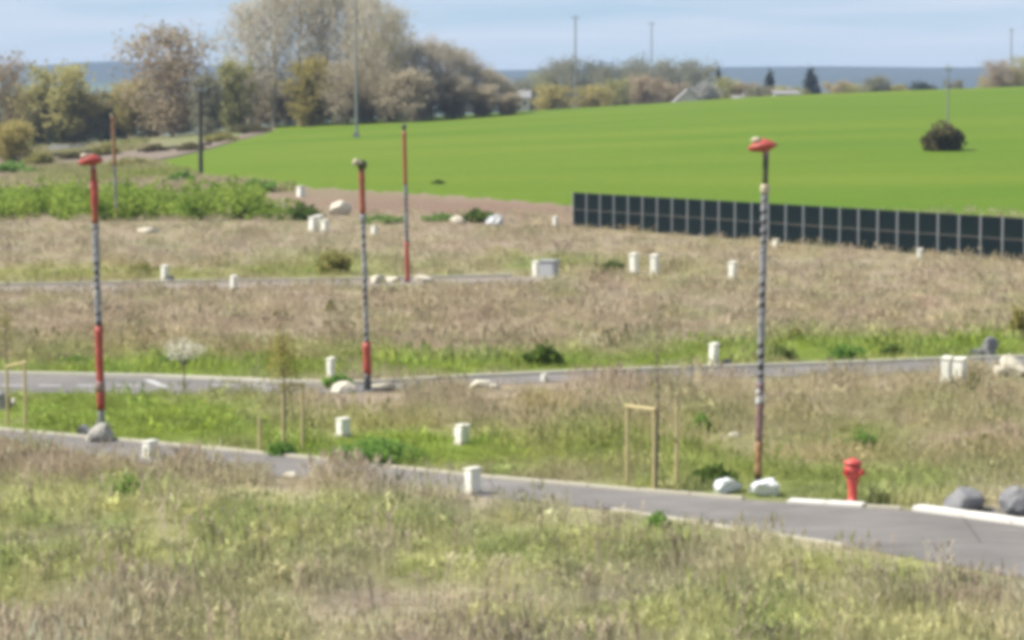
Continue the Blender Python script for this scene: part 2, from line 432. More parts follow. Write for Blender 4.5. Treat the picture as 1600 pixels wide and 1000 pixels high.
gme = rows_mesh('ground', np.stack([XX, YY, ZZ], -1), len(ys), len(us), gm)
ca = gme.color_attributes.new('tint', 'FLOAT_COLOR', 'POINT')
ca.data.foreach_set('color', np.concatenate([TT, np.ones(TT.shape[:2] + (1,))], -1).astype(np.float32).ravel())
tag(link('ground', gme), 'dry meadow ground with green patches running back to distant hills', kind='structure')

# ------------------------------------------------------------------ the bright green crop field beyond the lots
FX = [232, 330, 430, 600, 720, 850, 1000, 1200, 1600, 2000, 2600]
FR = [254, 279, 292, 302, 310, 321, 334, 338, 343, 345, 347]
cols = np.arange(232, 2600, 10.0)
NR = 46
V = []
fy = np.array([GT(c, float(np.interp(c, FX, FR)) + 1.5 * math.sin(c * 0.13) + 1.2 * math.sin(c * 0.31)).y for c in cols])
ffar = np.array([440.0 if c > 425 else max(fy[i] + 3, GT(c, float(np.interp(c, [232, 270, 330, 380, 430], [255, 248, 234, 219, 206])) + 1).y) for i, c in enumerate(cols)])
# rows run from the near edge of the crop to beyond the crest
for k in range(NR):
    t = k / (NR - 1)
    Yk = fy * (1 - t) + ffar * t
    Xk = (cols - 800) / F * Yk
    V.append(np.stack([Xk, Yk, ground_z(Xk, Yk) + 0.10 + 0.0 * Xk], -1))
V = np.array(V)
V[0, :, 2] -= 0.2
V[:, 0, 2] -= 0.2
fm = bpy.data.materials.new('young_cereal'); fm.use_nodes = True
n, l = fm.node_tree.nodes, fm.node_tree.links
b = n["Principled BSDF"]; b.inputs["Roughness"].default_value = 0.9; b.inputs["Specular IOR Level"].default_value = 0.1
tc = n.new("ShaderNodeTexCoord")
mp = n.new("ShaderNodeMapping"); mp.inputs["Scale"].default_value = (0.012, 0.045, 0.03); mp.inputs["Rotation"].default_value = (0, 0, R(6))
l.new(tc.outputs["Object"], mp.inputs[0])
t1 = n.new("ShaderNodeTexNoise"); t1.inputs["Scale"].default_value = 1.0; t1.inputs["Detail"].default_value = 5
l.new(mp.outputs[0], t1.inputs["Vector"])
t2 = n.new("ShaderNodeTexNoise"); t2.inputs["Scale"].default_value = 1.4; t2.inputs["Detail"].default_value = 8; t2.inputs["Roughness"].default_value = 0.75
l.new(tc.outputs["Object"], t2.inputs["Vector"])
r = n.new("ShaderNodeValToRGB")
r.color_ramp.elements[0].position = 0.3; r.color_ramp.elements[0].color = (0.085, 0.158, 0.011, 1)
r.color_ramp.elements[1].position = 0.7; r.color_ramp.elements[1].color = (0.130, 0.185, 0.018, 1)
l.new(t1.outputs["Fac"], r.inputs[0])
mr = n.new("ShaderNodeMapRange"); mr.inputs[1].default_value = 0.3; mr.inputs[2].default_value = 0.7; mr.inputs[3].default_value = 0.84; mr.inputs[4].default_value = 1.16
l.new(t2.outputs["Fac"], mr.inputs[0])
vm = n.new("ShaderNodeVectorMath"); vm.operation = 'SCALE'
l.new(r.outputs[0], vm.inputs[0]); l.new(mr.outputs[0], vm.inputs["Scale"]); l.new(vm.outputs[0], b.inputs["Base Color"])
bp = n.new("ShaderNodeBump"); bp.inputs["Strength"].default_value = 0.5; bp.inputs["Distance"].default_value = 0.15
l.new(t2.outputs["Fac"], bp.inputs["Height"]); l.new(bp.outputs[0], b.inputs["Normal"])
tag(link('field', rows_mesh('field', V, NR, len(cols), fm)), 'bright green crop field rising to the skyline', kind='structure')

# ------------------------------------------------------------------ roads, kerbs, markings
def strip(name, A, B, m, z, label, dz=0.0):
    """a sheet between two lines of the same number of points; dz > 0 gives it sides (a kerb)"""
    mb = MB(); k = len(A)
    lay = [[(p.x, p.y, p.z + z) for p in A], [(p.x, p.y, p.z + z) for p in B]]
    v = lay[0] + lay[1]
    f = [(i + k, i + k + 1, i + 1, i) for i in range(k - 1)]
    mb.add(v, f)
    if dz:
        for L, flip in ((lay[0], 0), (lay[1], 1)):
            vv = L + [(x, y_, z_ - dz) for x, y_, z_ in L]
            ff = [(i, i + 1, i + 1 + k, i + k) if not flip else (i + k, i + 1 + k, i + 1, i) for i in range(k - 1)]
            mb.add(vv, ff)
        for e in (0, k - 1):
            a, b_ = lay[0][e], lay[1][e]
            mb.add([a, b_, (b_[0], b_[1], b_[2] - dz), (a[0], a[1], a[2] - dz)], [(0, 1, 2, 3)])
    return tag(mb.build(name, m), label, kind='structure')

def line(xs, rs, x0, x1, step=20):
    out = []
    for x in np.arange(x0, x1 + 1e-6, step): out.append(G(float(x), float(np.interp(x, xs, rs))))
    return out
def offset(P, d):
    out = []
    for i, p in enumerate(P):
        t = P[min(i + 1, len(P) - 1)] - P[max(i - 1, 0)]
        nrm = Vector((t.y, -t.x, 0)).normalized()       # towards the camera for lines running to +X
        out.append(p + nrm * d)
    return out

R1X, R1R = [-500, 0, 235, 500, 738, 1000, 1200, 1430, 1600, 2100], [632, 673, 694, 720, 746, 769, 785, 799, 823, 890]
N1X, N1R = [-500, 0, 300, 738, 960, 1320, 1600, 2100], [660, 703, 733, 775, 798, 854, 905, 1000]
near_a = line(R1X, R1R, -500, 2100)
near_b = [G(float(x), float(np.interp(x, N1X, N1R))) for x in np.arange(-500, 2101, 20)]
strip('near_road', near_a, near_b, M['asphalt'], 0.012, 'grey asphalt estate road crossing in front of the tall lamp posts')
def kerb_run(P, wd, up, m, label, unit=1.0):
    """a run of separate kerbstones, each with its own joint and slight unevenness"""
    root = tag(link('kerb', None), label, kind='structure')
    acc, pts = [0.0], [P[0]]
    for a, b_ in zip(P[:-1], P[1:]): acc.append(acc[-1] + (b_ - a).length)
    at_ = lambda d: Vector([float(np.interp(d, acc, [p[i] for p in P])) for i in range(3)])
    me = MB(); me.box(0, wd / 2, (up - .04) / 2, unit - .014, wd, up + .04)
    me.box(0, wd / 2 + .004, up + .004, unit - .03, wd - .03, .008, .98)
    me = me.mesh('kerbstone', m)
    d = 0.0
    while d + unit <= acc[-1] + .01:
        a, b_ = at_(d), at_(d + unit); t_ = b_ - a
        link('kerbstone', me, root, (a + b_) / 2 + Vector((0, 0, random.uniform(-.006, .006))), math.atan2(t_.y, t_.x) + random.uniform(-.008, .008))
        d += unit
kerb_run(line(R1X, R1R, -140, 1222, 6), .12, .05, M['grey_kerb'], 'low pale kerb along the near road')
kerb_run(line(R1X, R1R, 1228, 1348, 6), .30, .05, M['white_kerb'], 'pale concrete edging beside the red hydrant', .66)
kerb_run(line(R1X, R1R, 1352, 1422, 6), .12, .05, M['grey_kerb'], 'low kerb between hydrant and white edging', .6)
kerb_run(line(R1X, R1R, 1425, 1760, 6), .26, .085, M['white_kerb'], 'bright white kerb beside the dark boulders')
a3 = offset(line(R1X, R1R, 1470, 1760, 10), -0.30)
strip('pavement', offset(a3, -0.9), a3, M['asphalt'], 0.03, 'strip of grey paving behind the white kerb')
k4 = [G(float(x), float(np.interp(x, N1X, N1R))) for x in np.arange(955, 1325, 12)]
strip('kerb', offset(k4, -0.10), k4, M['grey_kerb'], 0.03, 'flush pale kerb on the camera side of the near road', 0.04)

R2X = [-500, 0, 240, 430, 540, 600, 700, 900, 1100, 1300, 1470, 1700, 2200]
R2R = [575, 586, 591, 599, 602, 599, 593, 584, 577, 571, 564, 558, 548]
mid_a = line(R2X, R2R, -500, 2200)
mid_b = [G(float(x), float(np.interp(x, [-500, 0, 430, 560, 620, 800, 1000, 1300, 1600, 2200], [606, 615, 617, 615, 607, 600, 594, 588, 579, 566]))) for x in np.arange(-500, 2201, 20)]
strip('middle_road', mid_a, mid_b, M['asphalt'], 0.012, 'grey asphalt road crossing the middle of the lots')
strip('kerb', mid_a, offset(mid_a, -0.16), M['kerb'], 0.09, 'pale kerb along the far side of the middle road', 0.10)
R3X, R3R = [-500, 0, 200, 360, 560, 700, 860], [452, 447, 444, 441, 438, 435, 431]
far_a = line(R3X, R3R, -500, 860)
far_b = offset(far_a, 3.6)
strip('far_road', far_a, far_b, M['lane'], 0.012, 'narrow far lane behind the dry grass')
k6 = line(R3X, R3R, -500, 800)
strip('kerb', k6, offset(k6, -0.16), M['kerb'], 0.11, 'pale kerb along the far lane', 0.12)

def bar(name, p, q, wd, label):
    d = (q - p).normalized(); nr = Vector((-d.y, d.x, 0)) * wd / 2
    mb = MB(); mb.add([(*(p - nr).xy, .017), (*(q - nr).xy, .017), (*(q + nr).xy, .017), (*(p + nr).xy, .017)], [(0, 1, 2, 3)])
    return tag(mb.build(name, M['marking']), label, kind='structure')
for x in (2, 60, 120, 182, 330, 380):
    bar('road_marking', G(x, 603), G(x + 36, 603.5), 0.22, 'short white dash of a broken line on the middle road')
bar('road_marking', G(230, 594), G(258, 606), 0.22, 'white arrow stroke painted on the middle road')

# railway bed, low walls at the back
lo = [(-300, 262), (0, 262), (60, 260), (140, 264), (200, 260), (270, 246), (330, 232), (380, 217), (430, 204)]
hi = [(-300, 244), (0, 244), (60, 243), (140, 240), (200, 236), (270, 229), (330, 221), (380, 211), (430, 201)]
strip('railway_bed', [GT(*p) for p in hi], [GT(*p) for p in lo], M['ballast'], 0.12, 'mauve brown ballast bed curving away below the trees')
def low_wall(name, pts, h, th, m, label, cat):
    P = [GT(*p) for p in pts]
    c = sum(P, Vector()) / len(P)
    mb = MB()
    for a, b_ in zip(P[:-1], P[1:]):
        d = (b_ - a).xy.normalized(); nr = Vector((-d[1], d[0])) * th / 2
        q = [(a.x - nr.x, a.y - nr.y, a.z), (b_.x - nr.x, b_.y - nr.y, b_.z), (b_.x + nr.x, b_.y + nr.y, b_.z), (a.x + nr.x, a.y + nr.y, a.z)]
        v = [(x - c.x, y_ - c.y, z - c.z - 0.3) for x, y_, z in q] + [(x - c.x, y_ - c.y, z - c.z + h) for x, y_, z in q]
        mb.add(v, [(3, 2, 1, 0), (4, 5, 6, 7), (0, 1, 5, 4), (1, 2, 6, 5), (2, 3, 7, 6), (3, 0, 4, 7)])
    o = mb.build(name, m, loc=c)
    return tag(o, label, cat)
low_wall('retaining_wall', [(70, 247), (110, 244), (150, 239)], 0.5, 0.4, M['dark_wall'], 'dark low wall at the start of the railway bed', 'wall')
low_wall('retaining_wall', [(215, 239), (270, 234), (330, 228)], 0.45, 0.4, M['dark_wall'], 'long dark low wall above the bend of the railway bed', 'wall')
low_wall('parapet', [(78, 236), (110, 235), (134, 234)], 0.8, 0.5, M['concrete'], 'pale concrete parapet in front of the bushes by the railway', 'parapet')

# ------------------------------------------------------------------ grass (tufts on points, nobody could count them)
def tuft_mesh(name, nb, spread, h0, h1, wd, lean, m, heads=0, seg=2):
    mb = MB()
    for i in range(nb):
        a, rr = random.uniform(0, 2 * math.pi), spread * math.sqrt(random.random())
        x, y_ = rr * math.cos(a), rr * math.sin(a)
        h = random.uniform(h0, h1); t = random.uniform(0, 2 * math.pi); ln = random.uniform(0.2, 1) * lean * h
        dx, dy = math.cos(t), math.sin(t)
        s = random.uniform(0, 2 * math.pi); sx, sy = math.cos(s) * wd / 2, math.sin(s) * wd / 2
        mid = (x + dx * ln * 0.35, y_ + dy * ln * 0.35, h * 0.6); tip = (x + dx * ln, y_ + dy * ln, h)
        mb.add([(x - sx, y_ - sy, 0), (x + sx, y_ + sy, 0), (mid[0] + sx * .7, mid[1] + sy * .7, mid[2]), (mid[0] - sx * .7, mid[1] - sy * .7, mid[2]), tip],
               [(0, 1, 2, 3), (3, 2, 4)])
        if heads and random.random() < heads:
            r_ = wd * 1.8; L = 0.09
            mb.add([(tip[0] - r_, tip[1], tip[2]), (tip[0] + r_, tip[1], tip[2]), (tip[0] + dx * .02, tip[1], tip[2] + L), (tip[0], tip[1] - r_, tip[2]), (tip[0], tip[1] + r_, tip[2])],
                   [(0, 1, 2), (3, 4, 2)])
    return mb.mesh(name, m)
def weed_mesh(name, nl, rad, h, ls, m):
    mb = MB()
    for i in range(nl):
        a = random.uniform(0, 2 * math.pi); rr = rad * random.random() ** .6
        c = Vector((rr * math.cos(a), rr * math.sin(a), h * random.random() * (1 - 0.5 * rr / rad)))
        u = Vector((random.gauss(0, 1), random.gauss(0, 1), random.gauss(0, .6))).normalized()
        v_ = u.cross(Vector((random.gauss(0, 1), random.gauss(0, 1), random.gauss(0, 1)))).normalized()
        s = ls * random.uniform(.6, 1.3)
        mb.add([c - u * s, c - v_ * s * .4, c + u * s, c + v_ * s * .4], [(0, 1, 2, 3)])
    return mb.mesh(name, m)
GM = leafmat('grass_blades', None, None, 0.42, attr=('INSTANCER', 'tint'), up=0.7)

def gn_scatter(name, pts, scl, tints, me, label, cat='grass'):
    pm = bpy.data.meshes.new(name)
    k = len(pts)
    pm.vertices.add(k); pm.vertices.foreach_set('co', np.asarray(pts, np.float32).ravel())
    a = pm.attributes.new('tint', 'FLOAT_COLOR', 'POINT'); a.data.foreach_set('color', np.concatenate([tints, np.ones((k, 1))], 1).astype(np.float32).ravel())
    a = pm.attributes.new('scl', 'FLOAT_VECTOR', 'POINT'); a.data.foreach_set('vector', np.asarray(scl, np.float32).ravel())
    rot = np.stack([rng.normal(0, .1, k), rng.normal(0, .1, k), rng.uniform(0, 6.283, k)], 1)
    a = pm.attributes.new('rot', 'FLOAT_VECTOR', 'POINT'); a.data.foreach_set('vector', rot.astype(np.float32).ravel())
    o = link(name, pm)
    src = bpy.data.objects.new(name + '_tuft', me)
    ng = bpy.data.node_groups.new(name + '_scatter', 'GeometryNodeTree')
    ng.interface.new_socket('Geometry', in_out='INPUT', socket_type='NodeSocketGeometry')
    ng.interface.new_socket('Geometry', in_out='OUTPUT', socket_type='NodeSocketGeometry')
    N, L = ng.nodes, ng.links
    gi, go = N.new('NodeGroupInput'), N.new('NodeGroupOutput')
    oi = N.new('GeometryNodeObjectInfo'); oi.inputs['Object'].default_value = src
    ip = N.new('GeometryNodeInstanceOnPoints')
    ra = N.new('GeometryNodeInputNamedAttribute'); ra.data_type = 'FLOAT_VECTOR'; ra.inputs[0].default_value = 'rot'
    sa = N.new('GeometryNodeInputNamedAttribute'); sa.data_type = 'FLOAT_VECTOR'; sa.inputs[0].default_value = 'scl'
    er = N.new('FunctionNodeEulerToRotation')
    L.new(gi.outputs[0], ip.inputs['Points']); L.new(oi.outputs['Geometry'], ip.inputs['Instance'])
    L.new(ra.outputs['Attribute'], er.inputs[0]); L.new(er.outputs[0], ip.inputs['Rotation']); L.new(sa.outputs['Attribute'], ip.inputs['Scale'])
    L.new(ip.outputs[0], go.inputs[0])
    md = o.modifiers.new('scatter', 'NODES'); md.node_group = ng
    return tag(o, label, cat, kind='stuff')

def in_poly(X, Y, P):
    P = np.array([(p.x, p.y) for p in P]); ins = np.zeros(len(X), bool); j = len(P) - 1
    for i in range(len(P)):
        xi, yi, xj, yj = *P[i], *P[j]
        if yi != yj:
            c = ((yi > Y) != (yj > Y)) & (X < (xj - xi) * (Y - yi) / (yj - yi) + xi); ins ^= c
        j = i
    return ins
ROADS = [offset(near_a, -0.45) + offset(near_b, -0.02)[::-1], offset(mid_a, -0.3) + mid_b[::-1], offset(far_a, -0.3) + far_b[::-1]]
def scatter_pts(k, y0, y1, margin=0.05, power=1.0):
    t = rng.random(k)
    Y = 1 / (1 / y0 * (1 - t) + 1 / y1 * t) if power == 1 else y0 + (y1 - y0) * t
    X = rng.uniform(-0.1945 - margin, 0.1945 + margin, k) * Y
    ok = np.ones(k, bool)
    for P in ROADS: ok &= ~in_poly(X, Y, P)
    return X[ok], Y[ok]

BLADE = 2.1                                  # single blades are paler than a whole sward, which shades itself
def grass_layer(name, me_fn, k, y0, y1, hs, want, label, jitter=0.16, mixw=1.0):
    X, Y = scatter_pts(k, y0, y1)
    c, g, ye = tint(X, Y, jitter)
    c = np.clip(c * BLADE, 0, .8)
    keep = rng.random(len(X)) < want(g, ye, X, Y)
    X, Y, c, g = X[keep], Y[keep], c[keep], g[keep]
    s = hs * np.clip((fbm(X * 0.8 + 11, Y * 0.8) - .5) * 2.6 + .95, .35, 1.7) * rng.uniform(0.7, 1.3, len(X))
    s = s * clear_scale(X, Y)
    px, row = to_px(X, Y, 0 * X)
    edge = row - np.interp(px, N1X, N1R)
    s = np.where((px > 880) & (edge > -4) & (edge < 34), s * .4, s)
    P = np.stack([X, Y, np.zeros(len(X))], 1)
    return gn_scatter(name, P, np.stack([np.maximum(s, hs * .5)] * 2 + [s], 1), c, me_fn, label)

# ------------------------------------------------------------------ bushes, brambles, trees
def leaf_cloud(mb, centre, rx, ry, rz, k, size, flat=0.5, shell=0.45):
    for _ in range(k):
        while True:
            p = Vector((random.uniform(-1, 1), random.uniform(-1, 1), random.uniform(-1, 1)))
            if shell * random.random() < p.length <= 1: break
        c = Vector(centre) + Vector((p.x * rx, p.y * ry, p.z * rz))
        u = Vector((random.gauss(0, 1), random.gauss(0, 1), random.gauss(0, .7))).normalized()
        v_ = u.cross(Vector((random.gauss(0, 1), random.gauss(0, 1), random.gauss(0, 1)))).normalized()
        s = size * random.uniform(.5, 1.3)
        mb.add([c - u * s, c - v_ * s * flat, c + u * s, c + v_ * s * flat], [(0, 1, 2, 3)])

LM = {}
def lm(name, a, b_, trans=0.3, scale=0.6):
    if name not in LM: LM[name] = leafmat(name, a, b_, max(trans, .5), scale, up=.6 if name[:2] == 'l_' else .4)
    return LM[name]
lm('bush_dark', (0.060, 0.104, 0.035), (0.154, 0.223, 0.051), scale=3)
lm('bush_green', (0.109, 0.219, 0.055), (0.255, 0.401, 0.092), scale=3)
lm('bush_olive', (0.225, 0.225, 0.075), (0.360, 0.330, 0.120), scale=3)
lm('bush_lone', (0.085, 0.09, 0.038), (0.20, 0.165, 0.085), scale=1.2)
lm('bush_cream', (0.60, 0.57, 0.43), (0.76, 0.73, 0.60), scale=4)
lm('bush_yellow', (0.30, 0.27, 0.07), (0.40, 0.36, 0.14), scale=4)
lm('bramble', (0.112, 0.196, 0.031), (0.358, 0.448, 0.095), .45, scale=0.55)

def bush(px, row, wpx, hpx, m, label, k=420, cat='bush', name='bush', ls=0.06, group=None):
    p = GT(px, row); s = ppm(p)
    wd, h = wpx / s, hpx / s
    k *= 2
    t = thing(name, p, label, cat, group)
    st = MB(); fo = MB()
    for i in range(7):
        a = random.uniform(0, 6.28); rr = random.uniform(.1, .38) * wd
        e = (rr * math.cos(a), rr * math.sin(a), h * random.uniform(.5, .85))
        st.tube([(0, 0, -.03), (e[0] * .4, e[1] * .4, e[2] * .55), e], [.018 * max(h, .5), .012 * max(h, .5), .005], 5)
        leaf_cloud(fo, (e[0] * 1.15, e[1], e[2] * .6), wd * random.uniform(.1, .26), wd * .24, h * random.uniform(.16, .34), k // 9, ls, .55, .1)
    leaf_cloud(fo, (0, 0, h * .30), wd * .56, wd * .4, h * .36, k // 4, ls, .55, .05)
    leaf_cloud(fo, (0, 0, h * .66), wd * .26, wd * .24, h * .3, k // 9, ls, .55, .05)
    leaf_cloud(fo, (0, 0, h * .13), wd * .5, wd * .4, h * .14, k // 4, ls, .55, 0)
    for i in range(9):                                       # loose shoots
        a = random.uniform(0, 6.28); rr = random.uniform(.15, .6) * wd; e = Vector((rr * math.cos(a), rr * math.sin(a) * .7, h * random.uniform(.35, 1.12) * (1.1 - rr / wd)))
        for q in range(7): leaf_cloud(fo, e * (.55 + .075 * q), .03, .03, .05, 2, ls * .8, .5, 0)
        st.tube([(e.x * .3, e.y * .3, 0), e * .7, e], [.008, .006, .003], 4)
    st.build('stem', M['bark'], t); fo.build('foliage', LM[m], t)
    return t

bush(850, 571, 66, 36, 'bush_dark', 'round dark green bush on the verge beyond the middle road', 500, ls=.07)
bush(956, 424, 40, 18, 'bush_dark', 'low dark green bush between the grey box and the tall white posts', 300, ls=.07)
bush(520, 428, 56, 42, 'bush_olive', 'loose olive bush behind the far lane kerb', 420, ls=.09)
bush(203, 782, 64, 40, 'bush_green', 'dark green leafy clump in the dry grass below the near kerb', 500, ls=.05)
bush(1028, 826, 40, 30, 'bush_green', 'green clump at the end of the pale flush kerb', 300, ls=.04)
bush(1114, 757, 74, 34, 'bush_dark', 'dark green bush behind the white sheeting heaps', 600, ls=.045)
bush(1346, 702, 44, 34, 'bush_green', 'leafy green clump in the meadow beyond the red hydrant', 360, ls=.04)
bush(1095, 675, 34, 32, 'bush_green', 'green clump in the meadow between tree stakes and lamp post', 300, ls=.045)
bush(1542, 696, 30, 20, 'bush_olive', 'small olive clump in the meadow above the dark boulder', 240, ls=.04)
bush(225, 428, 40, 20, 'bush_olive', 'low olive clump behind the far lane kerb', 240, ls=.08)
bush(1243, 531, 24, 22, 'bush_olive', 'small upright olive clump in the dry lot', 200, ls=.06)
bush(517, 490, 16, 24, 'bush_olive', 'small dark upright weed in the dry lot', 160, ls=.06)
bush(440, 502, 26, 22, 'bush_olive', 'small rounded weed in the dry lot', 180, ls=.06)
bush(1522, 622, 22, 44, 'bush_olive', 'upright brownish weed in front of the white boxes', 260, ls=.05)
bush(120, 570, 44, 16, 'bush_green', 'low green clump beyond the middle road kerb beside red lamp post', 240, ls=.06)
bush(280, 574, 70, 26, 'bush_green', 'light green bush on the verge of the middle road', 420, ls=.06)
bush(745, 348, 50, 24, 'bush_dark', 'dark green bush beside the white slab at the field edge', 360, ls=.13)
bush(690, 346, 60, 14, 'bush_green', 'flat blue green bush at the foot of the soil bank', 260, ls=.12)
bush(600, 350, 70, 16, 'bush_green', 'flat green bush between the two striped lamp posts', 300, ls=.12)
bush(478, 344, 60, 30, 'bush_dark', 'dark bush behind the arched pair of white posts', 400, ls=.13)
bush(1590, 530, 30, 60, 'bush_yellow', 'tall yellow green bush above the pale rock pile', 340, ls=.07)
bush(1473, 237, 66, 52, 'bush_lone', 'lone dark bush round the foot of a pole in the green field', 700, ls=.24)
bush(686, 289, 24, 9, 'bush_dark', 'small dark weed clump lying in the green field', 90, ls=.14)
bush(530, 607, 50, 26, 'bush_green', 'grey green clump beside the base of the striped lamp post', 300, ls=.06)
bush(590, 720, 150, 40, 'bush_green', 'wide green clump on the verge by the near kerb', 800, ls=.05)
bush(440, 712, 50, 24, 'bush_green', 'blue green clump at the foot of the staked sapling', 300, ls=.05)
bush(1320, 562, 60, 28, 'bush_green', 'green clump on the verge beyond the middle road, below the fence', 360, ls=.06)
bush(1395, 560, 40, 24, 'bush_dark', 'dark clump on the bright verge beyond the middle road', 300, ls=.06)
bush(1215, 565, 50, 28, 'bush_dark', 'dark clump on the verge directly behind the tall lamp post', 300, ls=.06)



for px, row, w_, h_, m_, lab in (
        (62, 262, 60, 30, 'bush_olive', 'olive scrub at the near end of the railway bank'), (118, 250, 50, 14, 'bush_lone', 'dark scrub in front of the first low wall of the railway'),
        (168, 244, 44, 20, 'bush_olive', 'olive scrub between the two low walls of the railway'), (205, 262, 70, 18, 'bush_olive', 'wide olive scrub below the railway bed'),
        (245, 238, 40, 14, 'bush_lone', 'dark scrub against the long low wall of the railway'), (298, 236, 44, 14, 'bush_lone', 'dark scrub at the far end of the long low wall'),
        (345, 222, 60, 16, 'bush_olive', 'olive scrub where the railway bed bends away'), (395, 208, 60, 16, 'bush_lone', 'dark scrub at the corner of the field under the first poplar'),
        (20, 275, 70, 26, 'bush_green', 'green scrub on the bank at the edge of the picture'), (285, 288, 44, 22, 'bush_green', 'green clump at the corner of the field beside the dark wooden pole'),
        (400, 300, 60, 20, 'bush_green', 'green clump at the field end of the brambles')):
    bush(px, row, w_, h_, m_, lab, 420, ls=.22)
# bramble bank behind the far lots: one tangled mass
mb = MB()
for i in range(150):
    x = random.uniform(-120, 445); row = random.uniform(322, 346)
    if x > 395: row = random.uniform(330, 346)
    p = GT(x, row); s = ppm(p)
    h = (random.uniform(26, 66) - (346 - row) * 0.2) / s * float(np.interp(x, [-100, 380, 445], [1, .95, .55]))
    wd = random.uniform(26, 60) / s
    leaf_cloud(mb, (p.x, p.y, p.z + h * .45), wd * .6, wd * .6, h * .5, 130, .16, .6, .7)
tag(mb.build('brambles', LM['bramble']), 'bright green bank of tangled brambles behind the far lots', 'brambles', kind='stuff')

def tree_meshes(kind, h, wd, base, k, seed):
    """trunk and crown meshes of one tree: base = where the crown starts (share of h)"""
    random.seed(seed)
    tr, cr = MB(), MB()
    r0 = h * 0.010 + 0.04
    n_l = {'poplar': 22, 'round': 20, 'bare': 20, 'shrubby': 14, 'conifer': 26}[kind]
    lean = random.uniform(-.03, .03) * h
    tr.tube([(0, 0, -.4), (lean * .2, 0, h * .3), (lean * .6, 0, h * .65), (lean, 0, h * .96)], [r0 * 1.3, r0, r0 * .55, .03], 7)
    ends = []
    for i in range(n_l):
        t = base + (0.92 - base) * (i + random.random()) / n_l
        a = i * 2.4 + random.uniform(-.5, .5)
        q = (t - base) / (1 - base)
        if kind == 'conifer': w_ = (1 - q) * .95 + .05; up = -.05
        elif kind == 'poplar': w_ = math.sin(math.pi * min(1, q * .8 + .22)) * .9 + .1; up = 1.1
        elif kind == 'shrubby': w_ = math.sqrt(max(0, 1 - (q * 1.05 - .25) ** 2)); up = .6
        else: w_ = math.sqrt(max(.03, 1 - (q * 1.35 - .5) ** 2)); up = .45
        L = wd / 2 * w_ * random.uniform(.72, 1.08)
        z0 = h * t * .92
        e = Vector((math.cos(a) * L + lean * t, math.sin(a) * L, min(h * .99, z0 + L * up)))
        m_ = Vector((math.cos(a) * L * .5 + lean * t, math.sin(a) * L * .5, z0 + L * up * .35))
        tr.tube([(lean * t, 0, z0), m_, e], [r0 * (1 - t) * .55 + .03, r0 * (1 - t) * .32 + .025, .015], 5)
        ends += [(m_, .7), (e, 1.0), ((m_ + e) / 2, .85)]
        if kind in ('round', 'shrubby', 'bare'): ends += [(m_ * .8 + Vector((0, 0, -h * .04)), .5)]
    ends.append((Vector((lean, 0, h * .94)), .8))
    ns = len(ends)
    for i in range(k):
        c0, q = random.choice(ends)
        if kind in ('poplar', 'bare'):
            sd = wd * .095
            c = c0 + Vector((random.gauss(0, sd), random.gauss(0, sd), random.gauss(0, h * .035)))
            d = Vector((random.gauss(0, .45), random.gauss(0, .45), random.uniform(.3, 1))).normalized()
            L = random.uniform(.5, 1.6); s = Vector((random.gauss(0, 1), random.gauss(0, 1), 0)).normalized() * random.uniform(.03, .07)
            cr.add([c - s, c + s, c + d * L], [(0, 1, 2)])
            if i % 3 == 0:
                leaf_cloud(cr, c + d * L * .7, .25, .25, .25, 1, .16, .6, 0)
        else:
            sd = wd * (.10 if kind != 'conifer' else .06)
            c = c0 + Vector((random.gauss(0, sd), random.gauss(0, sd), random.gauss(0, h * .05)))
            leaf_cloud(cr, c, .3, .3, .3, 2 if kind != 'conifer' else 1, .24 if kind != 'conifer' else .4, .55, 0)
    random.seed(seed + 99)
    return tr, cr
_tm = {}
def tree(kind, var, px, row, top, wpx, leaf, label, group=None, Y=None, bark='bark', name=None, cat='tree', k=2600):
    """a tree whose foot is seen at (px, row) and whose top at row top; the mesh is shared between trees of one kind and variant"""
    if Y is None and GT(px, row).y > 450: Y = 436
    p = GT(px, row) if Y is None else Vector((AT(px, row, Y).x, Y, float(ground_z(AT(px, row, Y).x, Y))))
    tp = AT(px, top, p.y)
    h, wd = tp.z - p.z, wpx / ppm(p)
    key = (kind, var)
    H0 = {'poplar': 20, 'round': 14, 'bare': 12, 'shrubby': 8, 'conifer': 12}[kind]
    W0 = {'poplar': 9, 'round': 13, 'bare': 7, 'shrubby': 8, 'conifer': 6}[kind]
    B0 = {'poplar': .16, 'round': .06, 'bare': .03, 'shrubby': .0, 'conifer': .05}[kind]
    if key not in _tm:
        k = {'poplar': 3700, 'round': 5000, 'bare': 7500, 'shrubby': 3000, 'conifer': 3000}[kind]
        tr, cr = tree_meshes(kind, H0, W0, B0, k, var * 13 + len(kind))
        _tm[key] = (tr.mesh('trunk', M[bark]), cr.mesh('crown', LM[leaf]))
        random.seed(len(_tm) * 31)
    t = thing(name or {'poplar': 'poplar', 'conifer': 'conifer'}.get(kind, 'tree'), p, label, cat, group, random.uniform(0, 6.28))
    t.scale = (wd / W0, wd / W0, h / H0)
    for nm, me, mm in (('trunk', _tm[key][0], M[bark]), ('crown', _tm[key][1], LM[leaf])):
        o = link(nm, me, t); o.material_slots[0].link = 'OBJECT'; o.material_slots[0].material = mm
    return t

